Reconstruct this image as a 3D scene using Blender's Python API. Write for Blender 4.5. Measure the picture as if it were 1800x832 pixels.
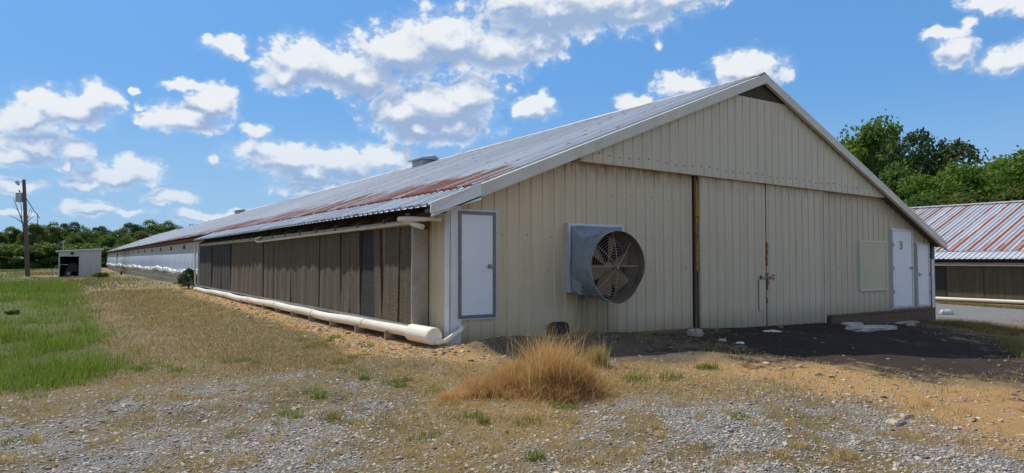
import bpy, math, random
import numpy as np
from mathutils import Matrix, Vector
random.seed(7); RNG = np.random.default_rng(11)
for o in list(bpy.data.objects): bpy.data.objects.remove(o)
SC = bpy.context.scene; COL = SC.collection

# ------------------------------------------------------------------ camera
FPX = 1200.; HOR = 457.; CX = 900.; CY = 416.
PITCH = math.atan((HOR-CY)/FPX); TH = math.radians(33.3429)
CAM = np.array([-4.78, -8.94, 1.23])
Fh = np.array([math.sin(TH), math.cos(TH), 0.]); Rt = np.array([math.cos(TH), -math.sin(TH), 0.]); Uz = np.array([0, 0, 1.])
Fw = Fh*math.cos(PITCH)+Uz*math.sin(PITCH); Up = -Fh*math.sin(PITCH)+Uz*math.cos(PITCH)
cam = bpy.data.cameras.new('camera'); camo = bpy.data.objects.new('camera', cam); COL.objects.link(camo)
cam.sensor_width = 36.; cam.lens = FPX/1800*36; cam.clip_start = .05; cam.clip_end = 5000
M = Matrix.Identity(4)
for i in range(3):
    M[i][0] = Rt[i]; M[i][1] = Up[i]; M[i][2] = -Fw[i]; M[i][3] = CAM[i]
camo.matrix_world = M; SC.camera = camo

# ------------------------------------------------------------------ exposure, sun, sky
SC.view_settings.view_transform = 'Standard'; SC.view_settings.look = 'None'
SC.view_settings.gamma = 1.0; SC.view_settings.use_curve_mapping = False
SC.view_settings.exposure = -0.08
SUNV = Vector((-.19, .80, 1.0)).normalized()
SUN_EL = math.asin(SUNV.z); SUN_AZ = math.atan2(SUNV.x, SUNV.y)
sl = bpy.data.lights.new('sun', 'SUN'); sl.energy = 4.6; sl.angle = math.radians(.53); sl.color = (1, .95, .87)
so = bpy.data.objects.new('sun', sl); COL.objects.link(so)
so.rotation_euler = SUNV.to_track_quat('Z', 'Y').to_euler(); so.location = (0, 0, 60)

def ray(x, y): return Fw+Rt*(x-CX)/FPX-Up*(y-CY)/FPX
def onX(x, y, X=0.): d = ray(x, y); return CAM+d*((X-CAM[0])/d[0])
def onY(x, y, Y=0.): d = ray(x, y); return CAM+d*((Y-CAM[1])/d[1])
def azel(x, y): d = ray(x, y); return math.atan2(d[0], d[1]), math.asin(d[2]/np.linalg.norm(d))

class NT:
    def __init__(s, tree): s.t = tree; s.L = tree.links
    def n(s, typ, **kw):
        nd = s.t.nodes.new(typ)
        for k, v in kw.items(): setattr(nd, k, v)
        return nd
    def put(s, sock, v):
        if isinstance(v, bpy.types.NodeSocket): s.L.new(v, sock)
        elif v is not None: sock.default_value = v
    def math(s, op, a, b=None, c=None, clamp=False):
        nd = s.n('ShaderNodeMath', operation=op, use_clamp=clamp)
        for i, v in enumerate((a, b, c)): s.put(nd.inputs[i], v) if v is not None else None
        return nd.outputs[0]
    def vm(s, op, a, b=None, c=None):
        nd = s.n('ShaderNodeVectorMath', operation=op)
        for i, v in enumerate((a, b, c)):
            if v is not None: s.put(nd.inputs[i], v)
        return nd.outputs['Value'] if op in ('LENGTH', 'DOT_PRODUCT', 'DISTANCE') else nd.outputs[0]
    def mix(s, f, a, b, blend='MIX'):
        nd = s.n('ShaderNodeMix', data_type='RGBA', blend_type=blend)
        s.put(nd.inputs[0], f)
        for sock, v in ((nd.inputs[6], a), (nd.inputs[7], b)):
            if isinstance(v, (tuple, list)) and len(v) == 3: v = (*v, 1)
            s.put(sock, v)
        return nd.outputs[2]
    def mr(s, v, a, b, c=0., d=1., smooth=False):
        nd = s.n('ShaderNodeMapRange', interpolation_type='SMOOTHSTEP' if smooth else 'LINEAR')
        s.put(nd.inputs[0], v)
        for i, q in enumerate((a, b, c, d)): s.put(nd.inputs[i+1], q)
        return nd.outputs[0]
    def noise(s, vec, scale, detail=4, rough=.55, out=0):
        nd = s.n('ShaderNodeTexNoise'); s.put(nd.inputs['Vector'], vec)
        nd.inputs['Scale'].default_value = scale; nd.inputs['Detail'].default_value = detail; nd.inputs['Roughness'].default_value = rough
        return nd.outputs[out]
    def vor(s, vec, scale, feature='F1', out=0, rand=1.):
        nd = s.n('ShaderNodeTexVoronoi', feature=feature); s.put(nd.inputs['Vector'], vec)
        nd.inputs['Scale'].default_value = scale; nd.inputs['Randomness'].default_value = rand
        return nd.outputs[out]
    def scale(s, vec, xyz): return s.vm('MULTIPLY', vec, xyz)

world = bpy.data.worlds.new('World'); SC.world = world; world.use_nodes = True
wt = world.node_tree; wt.nodes.clear(); W = NT(wt)
out = W.n('ShaderNodeOutputWorld'); bg = W.n('ShaderNodeBackground'); W.L.new(bg.outputs[0], out.inputs[0])
sky = W.n('ShaderNodeTexSky', sky_type='NISHITA'); sky.sun_disc = False
sky.sun_elevation = SUN_EL; sky.sun_rotation = SUN_AZ; sky.air_density = 1.0; sky.dust_density = .6; sky.ozone_density = 2.2; sky.altitude = 100
SKYSTR = .103
bg.inputs[1].default_value = SKYSTR
# clouds: (cx, cy, rx, ry, kind) in photo measure, turned into compass bearing and elevation
CL = [(110, 190, 95, 38), (40, 205, 60, 30), (170, 175, 45, 30), (60, 255, 75, 30), (30, 270, 60, 25), (130, 268, 34, 22), (118, 290, 20, 14),
      (205, 305, 80, 26), (240, 292, 50, 22), (150, 325, 50, 14), (330, 205, 70, 30), (375, 182, 55, 34), (262, 206, 34, 14), (400, 84, 42, 22), (425, 98, 25, 10),
      (325, 150, 44, 10), (450, 230, 30, 14), (240, 160, 12, 8), (245, 185, 12, 8),
      (535, 110, 75, 50), (510, 135, 60, 34), (640, 140, 70, 44), (700, 95, 100, 58), (790, 70, 110, 60), (880, 85, 90, 52), (950, 72, 55, 36), (600, 120, 80, 45),
      (760, 190, 110, 52), (820, 175, 65, 46), (700, 200, 60, 42), (790, 225, 80, 30), (740, 232, 70, 26), (935, 190, 40, 24), (960, 178, 18, 20), (912, 196, 16, 14),
      (520, 280, 120, 30), (470, 270, 70, 24), (600, 290, 95, 34), (680, 278, 70, 30), (550, 305, 80, 22), (570, 330, 90, 14), (375, 280, 14, 12),
      (980, 20, 150, 50), (1060, 5, 170, 60), (920, 0, 100, 40), (1170, -10, 110, 45), (1000, -10, 160, 45), (1110, 25, 90, 28),
      (1158, 74, 12, 14), (1195, 148, 50, 22), (1120, 178, 44, 16), (1320, 125, 68, 38), (1290, 120, 45, 26),
      (1675, 88, 42, 32), (1655, 62, 42, 12), (1700, 42, 20, 10), (1765, 105, 62, 28), (1810, 90, 40, 30), (1740, 8, 55, 22), (1800, 10, 50, 20),
      (160, 365, 60, 14), (300, 350, 55, 12), (350, 382, 60, 14), (30, 325, 50, 16), (20, 378, 45, 8), (420, 378, 40, 14), (230, 372, 40, 8),
      (-200, 150, 120, 50), (-350, 60, 150, 60), (2050, 60, 120, 50), (2250, 150, 110, 40)]
grp = bpy.data.node_groups.new('cloud_field', 'ShaderNodeTree')
grp.interface.new_socket('uv', in_out='INPUT', socket_type='NodeSocketVector')
grp.interface.new_socket('D', in_out='OUTPUT', socket_type='NodeSocketFloat')
grp.interface.new_socket('F', in_out='OUTPUT', socket_type='NodeSocketFloat')
Gn = NT(grp); gi = Gn.n('NodeGroupInput'); go = Gn.n('NodeGroupOutput'); uv = gi.outputs[0]
wn = Gn.noise(uv, 26, 4, .55, out=1)
wv = Gn.vm('MULTIPLY', Gn.vm('SUBTRACT', wn, (.5, .5, .5)), (.045, .034, 0))
uvw = Gn.vm('ADD', uv, wv); field = None
for (cx, cy, rx, ry) in CL:
    a, e = azel(cx, cy); a2, _ = azel(cx+rx, cy); _, e2 = azel(cx, cy-ry)
    ia, ie = 1/abs(a2-a), 1/abs(e2-e)
    ln = Gn.vm('LENGTH', Gn.vm('MULTIPLY_ADD', uvw, (ia, ie, 0), (-a*ia, -e*ie, 0)))
    if field is None: field = ln
    else: field = Gn.math('SMOOTH_MIN', field, ln, .22)
base = Gn.math('SUBTRACT', 1.0, field)
base = Gn.math('MAXIMUM', base, -1.2)
uvs = Gn.scale(uv, (1, 1.25, 1))
n1 = Gn.noise(uvs, 34, 9, .6); v1 = Gn.vor(Gn.vm('ADD', uvs, wv), 46); v2 = Gn.vor(Gn.vm('ADD', uvs, wv), 120)
D = Gn.math('MULTIPLY_ADD', base, 1.0, Gn.math('MULTIPLY_ADD', n1, 1.7, -.74))
D = Gn.math('ADD', D, Gn.math('MULTIPLY_ADD', v1, -.45, .20)); D = Gn.math('ADD', D, Gn.math('MULTIPLY_ADD', v2, -.20, .07))
Gn.L.new(D, go.inputs[0]); Gn.L.new(base, go.inputs[1])
geo = W.n('ShaderNodeTexCoord'); sep = W.n('ShaderNodeSeparateXYZ'); W.L.new(geo.outputs['Generated'], sep.inputs[0])
az = W.math('ARCTAN2', sep.outputs[0], sep.outputs[1]); el = W.math('ARCSINE', sep.outputs[2])
cb = W.n('ShaderNodeCombineXYZ'); W.L.new(az, cb.inputs[0]); W.L.new(el, cb.inputs[1])
def cloud_at(off):
    g = W.n('ShaderNodeGroup'); g.node_tree = grp
    W.put(g.inputs[0], W.vm('ADD', cb.outputs[0], off) if off else cb.outputs[0]); return g.outputs
c0 = cloud_at(None); c1 = cloud_at((-.004, .013, 0)); c2 = cloud_at((-.008, .030, 0))
cov = W.mr(c0[0], -.08, .40, smooth=True)
thin = W.math('MULTIPLY', W.mr(c0[0], -.40, .2, 0, .28, True), W.mr(c0[1], -.4, .2))
cov = W.math('MAXIMUM', cov, thin)
lit = W.math('MULTIPLY', W.math('SUBTRACT', c0[0], c1[0]), .55)
lit = W.math('ADD', lit, W.math('MULTIPLY', W.math('SUBTRACT', c0[1], c2[1]), .8))
lit = W.mr(lit, -.18, .66, 0, 1, True)
thick = W.mr(c0[1], -.12, .45, 0, 1, True)
shade = W.math('SUBTRACT', 1.0, W.math('MULTIPLY', thick, W.math('SUBTRACT', 1.0, lit)))
low = W.mr(el, .02, .30, 0, 1)
ccol = W.mix(shade, (3.4, 4.7, 7.0), (8.6, 9.0, 9.5))
skyc = W.mix(1.0, sky.outputs[0], (.64, 1.0, 1.34), 'MULTIPLY')
skyc = W.mix(W.mr(el, .2, .7, .75, 0, True), skyc, (1.55, 3.95, 7.9))
skyc = W.mix(W.mr(el, .0, .26, .95, 0, True), skyc, (3.7, 5.9, 8.3))
fade = W.mr(el, .0, .20, .55, 1.)
allc = W.mix(W.math('MULTIPLY', cov, fade), skyc, ccol)
# unseen cumulus added behind and beside the viewer to whiten the fill in shade
dotc = W.vm('DOT_PRODUCT', geo.outputs['Generated'], (.536, .826, .174))
away = W.mr(dotc, .62, .42, 0, 1, True)
bn = W.noise(geo.outputs['Generated'], 3.2, 8, .6)
bcov = W.math('MULTIPLY', W.mr(bn, .485, .585, 0, 1, True), away)
bsh = W.noise(W.vm('ADD', geo.outputs['Generated'], (.05, .1, .12)), 3.2, 8, .6)
bcol = W.mix(W.mr(W.math('SUBTRACT', bn, bsh), -.08, .08), (4.5, 5.2, 6.4), (8.8, 8.8, 8.8))
W.L.new(W.mix(bcov, allc, bcol), bg.inputs[0])

# ------------------------------------------------------------------ mesh helpers
class MB:
    def __init__(s): s.v = []; s.f = []; s.m = []; s.mi = 0
    def quad(s, a, b, c, d): n = len(s.v); s.v += [tuple(a), tuple(b), tuple(c), tuple(d)]; s.f.append((n, n+1, n+2, n+3)); s.m.append(s.mi)
    def box(s, x0, x1, y0, y1, z0, z1):
        n = len(s.v)
        s.v += [(x, y, z) for z in (z0, z1) for y in (y0, y1) for x in (x0, x1)]
        for f in ((0, 2, 3, 1), (4, 5, 7, 6), (0, 1, 5, 4), (2, 6, 7, 3), (0, 4, 6, 2), (1, 3, 7, 5)): s.f.append(tuple(n+i for i in f)); s.m.append(s.mi)
    def hexa(s, p):            # 8 points: bottom loop 4, top loop 4
        n = len(s.v); s.v += [tuple(q) for q in p]
        for f in ((3, 2, 1, 0), (4, 5, 6, 7), (0, 1, 5, 4), (1, 2, 6, 5), (2, 3, 7, 6), (3, 0, 4, 7)): s.f.append(tuple(n+i for i in f)); s.m.append(s.mi)
    def tube(s, pts, r, seg=8, cap=True):
        pts = [Vector(p) for p in pts]; rs = r if isinstance(r, (list, tuple)) else [r]*len(pts)
        n0 = len(s.v); prev = None
        for i, p in enumerate(pts):
            d = (pts[min(i+1, len(pts)-1)]-pts[max(i-1, 0)]).normalized()
            if prev is None:
                u = d.cross(Vector((0, 0, 1)));  u = d.cross(Vector((1, 0, 0))) if u.length < .1 else u
            else: u = prev-d*prev.dot(d)
            u.normalize(); prev = u; w = d.cross(u)
            for k in range(seg):
                a = 2*math.pi*k/seg; s.v.append(tuple(p+(u*math.cos(a)+w*math.sin(a))*rs[i]))
        for i in range(len(pts)-1):
            for k in range(seg):
                a = n0+i*seg+k; b = n0+i*seg+(k+1) % seg; s.f.append((a, b, b+seg, a+seg)); s.m.append(s.mi)
        if cap:
            s.f.append(tuple(n0+k for k in range(seg))[::-1]); s.m.append(s.mi)
            e = n0+(len(pts)-1)*seg; s.f.append(tuple(e+k for k in range(seg))); s.m.append(s.mi)
    def build(s, name, mats, parent=None, smooth=False, loc=None):
        me = bpy.data.meshes.new(name); me.from_pydata(s.v, [], s.f)
        mats = mats if isinstance(mats, (list, tuple)) else [mats]
        for m in mats: me.materials.append(m)
        if len(mats) > 1: me.polygons.foreach_set('material_index', s.m)
        if smooth: me.polygons.foreach_set('use_smooth', [True]*len(me.polygons))
        me.update()
        o = bpy.data.objects.new(name, me); COL.objects.link(o)
        if parent: o.parent = parent
        if loc: o.location = loc
        return o
def npmesh(name, V, F, mat, parent=None, attrs=None, smooth=False):
    me = bpy.data.meshes.new(name); V = np.asarray(V, np.float32); F = np.asarray(F, np.int32); k = F.shape[1]
    me.vertices.add(len(V)); me.vertices.foreach_set('co', V.ravel())
    me.loops.add(F.size); me.loops.foreach_set('vertex_index', F.ravel())
    me.polygons.add(len(F)); me.polygons.foreach_set('loop_start', np.arange(0, F.size, k, dtype=np.int32))
    if smooth: me.polygons.foreach_set('use_smooth', np.ones(len(F), bool))
    me.update(calc_edges=True)
    for n, a in (attrs or {}).items():
        a = np.asarray(a, np.float32)
        if a.ndim == 1: at = me.attributes.new(n, 'FLOAT', 'POINT'); at.data.foreach_set('value', a)
        else: at = me.attributes.new(n, 'FLOAT_COLOR', 'POINT'); at.data.foreach_set('color', a.ravel())
    for m in (mat if isinstance(mat, list) else [mat]): me.materials.append(m)
    o = bpy.data.objects.new(name, me); COL.objects.link(o)
    if parent: o.parent = parent
    return o
def tag(o, label=None, cat=None, group=None, kind=None):
    if label: o['label'] = label
    if cat: o['category'] = cat
    if group: o['group'] = group
    if kind: o['kind'] = kind
    return o
def empty(name, loc=(0, 0, 0), rz=0):
    o = bpy.data.objects.new(name, None); COL.objects.link(o); o.location = loc; o.rotation_euler = (0, 0, rz); o.empty_display_size = .2; return o
def copy_tree(o, parent=None):
    c = o.copy(); COL.objects.link(c)
    if parent: c.parent = parent
    for ch in list(o.children): copy_tree(ch, c)
    return c

# ------------------------------------------------------------------ materials
def newmat(name):
    m = bpy.data.materials.new(name); m.use_nodes = True; t = NT(m.node_tree); b = m.node_tree.nodes['Principled BSDF']
    return m, t, b
def setb(t, b, col=None, rough=None, metal=None, bump=None, bs=.3, bd=.01):
    if col is not None:
        if isinstance(col, tuple) and len(col) == 3: col = (*col, 1)
        t.put(b.inputs['Base Color'], col)
    if rough is not None: t.put(b.inputs['Roughness'], rough)
    if metal is not None: t.put(b.inputs['Metallic'], metal)
    if bump is not None:
        nd = t.n('ShaderNodeBump'); nd.inputs['Strength'].default_value = bs; nd.inputs['Distance'].default_value = bd
        t.put(nd.inputs['Height'], bump); t.L.new(nd.outputs[0], b.inputs['Normal'])
def obco(t): return t.n('ShaderNodeTexCoord').outputs['Object']
def worn(name, col, dark, rough=.5, metal=0., sc=3., stretch=(1, 1, 1), amt=.5, fine=40.):
    m, t, b = newmat(name); P = t.scale(obco(t), stretch)
    n = t.noise(P, sc, 6, .65); n2 = t.noise(P, fine, 3, .6)
    f = t.mr(t.math('ADD', n, t.math('MULTIPLY', n2, .35)), .5, .95, 0, amt, True)
    setb(t, b, t.mix(f, col, dark), t.mr(n2, .3, .7, rough-.08, rough+.1), metal, n2, .15, .004); return m

def siding(name, a, bcol, dirtlow=.25):
    m, t, b = newmat(name); P = obco(t); sp = t.n('ShaderNodeSeparateXYZ'); t.L.new(P, sp.inputs[0])
    x, z = sp.outputs[0], sp.outputs[2]
    st = t.noise(t.scale(P, (9, 9, .35)), 1., 6, .7); bl = t.noise(P, .8, 4, .6); fn = t.noise(t.scale(P, (60, 60, 8)), 1, 3, .6)
    col = t.mix(t.mr(t.math('ADD', t.math('MULTIPLY', x, .07), t.math('MULTIPLY', bl, .5)), .1, .95, 0, 1, True), a, bcol)
    wn_ = t.n('ShaderNodeTexWhiteNoise', noise_dimensions='1D'); t.put(wn_.inputs['W'], t.math('FLOOR', t.math('DIVIDE', x, .914)))
    col = t.mix(t.math('MULTIPLY', wn_.outputs[0], .28), col, (.52, .42, .26)); col = t.mix(t.mr(st, .45, .8, 0, .32, True), col, (.26, .20, .12))
    col = t.mix(t.mr(fn, .35, .75, 0, .12), col, (.30, .26, .19))
    # rust washing down from under the upper panel, and splash dirt at the foot
    rz = t.mr(z, 2.50, 2.84, 0, 1); rn = t.noise(t.scale(P, (7, 7, 1.2)), 1.3, 5, .7)
    col = t.mix(t.math('MULTIPLY', t.mr(rn, .38, .66, 0, .8, True), rz, clamp=True), col, (.23, .125, .05))
    fx_ = t.math('MULTIPLY', t.mr(t.math('ABSOLUTE', t.math('SUBTRACT', x, 2.75)), .25, .65, 1, 0, True), t.mr(z, .60, .72, 1, 0))
    col = t.mix(t.math('MULTIPLY', fx_, t.mr(st, .3, .65, .15, .8)), col, (.17, .12, .035))
    gz_ = t.mr(t.math('ADD', z, t.math('MULTIPLY', st, .5)), .12, .60, .55, 0, True)
    col = t.mix(gz_, col, (.20, .15, .09))
    wav = t.noise(t.scale(P, (1.6, 1, .7)), 1.3, 3, .5)
    setb(t, b, col, .42, 0, t.math('ADD', t.math('MULTIPLY', st, .05), wav), .5, .06); return m
M_cream = siding('cream_steel_siding', (.68, .56, .36), (.56, .485, .36))
M_door_sid = siding('cream_door_siding', (.64, .54, .375), (.62, .54, .40))
def uppersid():
    m, t, b = newmat('cream_upper_siding'); P = obco(t)
    st = t.noise(t.scale(P, (8, 8, .5)), 1., 6, .7); bl = t.noise(P, .8, 4, .6)
    col = t.mix(bl, (.62, .55, .41), (.58, .53, .41)); col = t.mix(t.mr(st, .45, .8, 0, .30, True), col, (.28, .23, .16))
    setb(t, b, col, .48, 0, st, .05, .01); return m
M_upper = uppersid()
M_trim = worn('cream_painted_trim', (.66, .64, .56), (.36, .31, .22), .45, sc=2.5, stretch=(1, 1, 1), amt=.35)
M_white = worn('white_painted_door', (.80, .82, .86), (.60, .62, .66), .4, sc=1.2, amt=.25)
M_alu = worn('dull_aluminium', (.34, .34, .35), (.18, .17, .16), .42, .5, sc=6, amt=.6)
M_aludk = worn('dark_dull_metal', (.20, .195, .19), (.10, .095, .09), .45, .3, sc=6, amt=.6)
M_alul = worn('pale_aluminium', (.62, .64, .66), (.40, .40, .40), .4, .3, sc=6, amt=.5)
M_galv = worn('blue_grey_galvanised', (.34, .39, .43), (.16, .16, .165), .42, .3, sc=5, amt=.6)
M_galvrust = worn('rusty_brown_cone_inside', (.21, .14, .095), (.09, .058, .04), .7, 0., sc=3, amt=.9)
M_blade = worn('dusty_beige_blade', (.29, .21, .125), (.15, .10, .06), .8, sc=7, amt=.6)
M_wire = worn('rusty_guard_wire', (.42, .36, .27), (.25, .18, .12), .6, 0., sc=8, amt=.6)
M_dark = worn('black_and_cavity_shade', (.012, .012, .013), (.006, .006, .006), .9, sc=4)  # near-black; paints the shade inside openings, also plate and screw marks
M_black = worn('black_rubber', (.018, .018, .02), (.035, .03, .028), .6, sc=4)
M_wood = worn('weathered_brown_wood', (.17, .11, .07), (.07, .045, .03), .85, sc=3, stretch=(5, .6, 5), amt=.8)
M_shadewood = worn('eave_shade_wood', (.045, .032, .024), (.02, .015, .012), .9, sc=3, stretch=(5, .6, 5), amt=.8)  # brown wood with the shade of the eave void put into its colour
M_woodl = worn('weathered_pale_wood', (.42, .36, .26), (.20, .15, .10), .85, sc=3, stretch=(5, .6, 5), amt=.7)
M_pvc = worn('white_pvc', (.86, .80, .66), (.62, .48, .28), .35, sc=2.2, stretch=(1, .5, 1), amt=.45)
M_pvcb = worn('beige_pvc', (.68, .60, .44), (.42, .32, .18), .4, sc=4, amt=.6)
M_foam = worn('yellow_spray_foam', (.50, .27, .03), (.20, .09, .015), .8, sc=7, amt=.9)
M_foamo = worn('orange_spray_foam', (.42, .15, .035), (.16, .06, .02), .8, sc=9, amt=.8)
M_rust = worn('rust', (.24, .075, .035), (.10, .04, .02), .85, sc=7, amt=.8)
M_green = worn('dark_green_paint', (.015, .07, .04), (.01, .03, .02), .5)
M_conc = worn('pale_concrete', (.52, .50, .46), (.28, .24, .19), .9, sc=4, amt=.7)
M_rock = worn('rough_rock', (.45, .38, .29), (.22, .17, .12), .9, sc=5, amt=.8, fine=25)
M_red = worn('faded_red_handle', (.30, .06, .035), (.16, .04, .03), .5)
M_curt = worn('pale_blue_white_curtain', (.62, .66, .74), (.42, .46, .54), .6, sc=1.2, stretch=(1, 2.2, .3), amt=.6)
M_tarp = worn('crumpled_white_plastic', (.86, .85, .82), (.45, .42, .36), .4, sc=5, amt=.5)
M_slat = worn('old_cream_boards', (.62, .55, .40), (.30, .24, .15), .8, sc=2, stretch=(4, .4, 9), amt=.8)
M_board = worn('grey_white_boards', (.50, .50, .48), (.30, .28, .25), .75, sc=2, stretch=(4, .4, 9), amt=.7)
M_shed = worn('grey_white_shed_siding', (.58, .56, .52), (.36, .33, .28), .5, sc=1.2, stretch=(6, 1, .4), amt=.5)
M_pole = worn('weathered_pole_wood', (.15, .11, .085), (.07, .05, .04), .9, sc=5, stretch=(6, 6, .5), amt=.8)
M_trans = worn('grey_transformer_paint', (.42, .44, .46), (.25, .25, .25), .5, sc=4, amt=.4)
M_bark = worn('grey_brown_bark', (.13, .10, .075), (.05, .04, .03), .95, sc=3, stretch=(4, 4, .6), amt=.8)
M_deadbark = worn('bleached_dead_wood', (.24, .20, .17), (.12, .10, .08), .9, sc=4, amt=.6)

def padmat(name, c1, c2, sc=1.0):
    m, t, b = newmat(name); P = obco(t)
    sp = t.n('ShaderNodeSeparateXYZ'); t.L.new(P, sp.inputs[0])
    w = t.n('ShaderNodeTexWave', wave_type='BANDS', bands_direction='Z'); t.L.new(t.vm('ADD', P, t.vm('MULTIPLY', t.noise(t.scale(P, (1, 1, 0)), 30, 0, out=1), (0, 0, .05))), w.inputs['Vector']); w.inputs['Scale'].default_value = 14*sc
    w.inputs['Distortion'].default_value = 3.; w.inputs['Detail Scale'].default_value = 3
    st = t.noise(t.scale(P, (1, 10, .25)), 1.6, 6, .7); sp2 = t.noise(P, 55, 3, .7)
    col = t.mix(t.mr(st, .35, .68, 0, 1, True), c1, c2)
    col = t.mix(t.mr(w.outputs[1], 0, .6, .6, 0), col, tuple(c*.3 for c in c1))
    col = t.mix(t.mr(sp2, .52, .7, 0, .5), col, tuple(min(1, c*2.2) for c in c2))
    setb(t, b, col, .9, 0, w.outputs[1], .8, .02); return m
M_pad = padmat('brown_grey_pad', (.100, .074, .042), (.180, .138, .080))
M_padd = padmat('dark_grey_pad', (.038, .032, .027), (.066, .056, .045))
M_padb = padmat('near_black_new_pad', (.018, .017, .018), (.032, .030, .032), .7)
M_padk = padmat('tan_corrugated_pad_edge', (.30, .19, .10), (.42, .29, .17), 1.6)

def roofmat(name, kind):
    m, t, b = newmat(name); P = obco(t); sp = t.n('ShaderNodeSeparateXYZ'); t.L.new(P, sp.inputs[0]); x, y = sp.outputs[0], sp.outputs[1]
    sheen = t.noise(t.scale(P, (.25, 4.4, 0)), 1., 2, .5); patch = t.noise(t.scale(P, (.5, .16, 0)), 1., 4, .6); fn = t.noise(t.scale(P, (1.5, 22, 0)), 1., 4, .65)
    def wn(q):
        nd = t.n('ShaderNodeTexWhiteNoise', noise_dimensions='1D'); t.put(nd.inputs['W'], q); return nd.outputs[0]
    ribr = wn(t.math('FLOOR', t.math('DIVIDE', y, .2286))); shr = wn(t.math('ADD', t.math('FLOOR', t.math('DIVIDE', y, .914)), 77.3))
    tone = t.math('ADD', t.math('MULTIPLY', ribr, .45), t.math('ADD', t.math('MULTIPLY', shr, .25), t.math('MULTIPLY', sheen, .30)))
    col = t.mix(tone, (.36, .385, .41), (.82, .84, .86)); col = t.mix(t.mr(patch, .3, .7, 0, .2), col, (.62, .64, .66))
    col = t.mix(t.mr(fn, .5, .72, 0, .55), col, (.34, .34, .35))
    rustc = t.mix(t.noise(t.scale(P, (2, 14, 0)), 1.5, 4, .6), (.46, .17, .085), (.25, .08, .042))
    ys = t.noise(t.scale(P, (.8, 9.0, 0)), 1., 6, .7); yl = t.noise(t.scale(P, (.3, 1.1, 0)), 1., 3, .5)
    if kind == 'old':
        top = t.math('ADD', t.math('MULTIPLY', ribr, .55), t.math('MULTIPLY_ADD', ys, 1.0, t.math('MULTIPLY_ADD', yl, 1.7, -.35)))          # how far up-slope the rust climbs
        far = t.mr(y, 14, 50, 0, 1.05)
        r = t.mr(t.math('SUBTRACT', t.math('SUBTRACT', top, far), x), -.10, .12, 0, .92, True)
        cap = t.math('MULTIPLY', t.mr(t.math('ADD', x, t.math('MULTIPLY', ys, 1.3)), 7.35, 7.55, 0, .85), t.mr(yl, .40, .6))
        spots = t.math('MULTIPLY', t.mr(t.noise(t.scale(P, (3, 9, 0)), 1.5, 5, .7), .66, .72, 0, .8), t.mr(y, 0, 28, 1, .2))
        brk = t.math('ADD', t.math('MULTIPLY', t.noise(t.scale(P, (2.2, 6, 0)), 1.1, 5, .7), .6), t.math('MULTIPLY', ribr, .4)); r = t.math('MULTIPLY', r, t.mr(brk, .36, .50, .12, 1, True)); rm = t.math('MAXIMUM', t.math('MAXIMUM', r, cap), spots)
    elif kind == 'streak':
        spy = t.n('ShaderNodeCombineXYZ'); t.put(spy.inputs[0], t.math('FLOOR', t.math('DIVIDE', y, .686))); wn_ = t.n('ShaderNodeTexWhiteNoise', noise_dimensions='1D'); t.put(wn_.inputs['W'], t.math('FLOOR', t.math('DIVIDE', y, .686)))
        seam = t.math('FRACT', t.math('DIVIDE', y, .686))
        wid = t.math('MULTIPLY', t.math('MULTIPLY_ADD', ys, .7, -.20), t.math('MULTIPLY_ADD', wn_.outputs[0], 1.7, .35))
        wid = t.math('ADD', wid, t.mr(x, 1.0, 3.0, .20, 0)); wid = t.math('ADD', wid, t.mr(x, 6.9, 7.2, 0, .35))
        rm = t.mr(t.math('SUBTRACT', wid, seam), -.03, .03, 0, .93)
    elif kind == 'plain':
        rm = t.math('MULTIPLY', ys, .0)
    fnew = kind == 'plain'
    # screw heads in rows, each with a small dark stain, and a dark line painted along each rib foot for its shade
    gx = t.math('SUBTRACT', t.math('FRACT', t.math('DIVIDE', x, .76)), .5); gy = t.math('SUBTRACT', t.math('FRACT', t.math('ADD', t.math('DIVIDE', y, .4572), .30)), .5)
    dd = t.math('ADD', t.math('ABSOLUTE', t.math('MULTIPLY', gx, .76*.35)), t.math('ABSOLUTE', t.math('MULTIPLY', gy, .4572)))
    scr = t.math('MULTIPLY', t.mr(dd, .014, .024, .7, 0), t.mr(t.noise(P, 2.7, 2, .5), .50, .58))
    ry_ = t.math('ABSOLUTE', t.math('SUBTRACT', t.math('FRACT', t.math('DIVIDE', y, .2286)), .5))
    foot = t.math('MULTIPLY', t.mr(t.math('ABSOLUTE', t.math('SUBTRACT', ry_, .17)), .02, .05, .55, 0), t.mr(yl, .3, .6, .3, 1))
    if fnew: col = t.mix(tone, (.26, .30, .34), (.74, .78, .82)); col = t.mix(t.mr(fn, .5, .75, 0, .6), col, (.22, .24, .26))
    col = t.mix(foot, col, (.16, .17, .19)); col = t.mix(scr, col, (.10, .05, .04))
    col = t.mix(rm, col, rustc)
    setb(t, b, col, t.math('MULTIPLY_ADD', rm, .4, t.mr(sheen, 0, 1, .36, .5)), t.math('MULTIPLY_ADD', rm, -.38, .38), fn, .12, .01); return m
M_roof = roofmat('weathered_galvalume_roof', 'old'); M_roofn = roofmat('newer_galvalume_roof', 'plain'); M_roofs = roofmat('rust_streaked_roof', 'streak')
M_cap = worn('cream_ridge_cap', (.70, .67, .58), (.26, .12, .07), .5, sc=1.5, stretch=(1, .8, 1), amt=.8)

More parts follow.
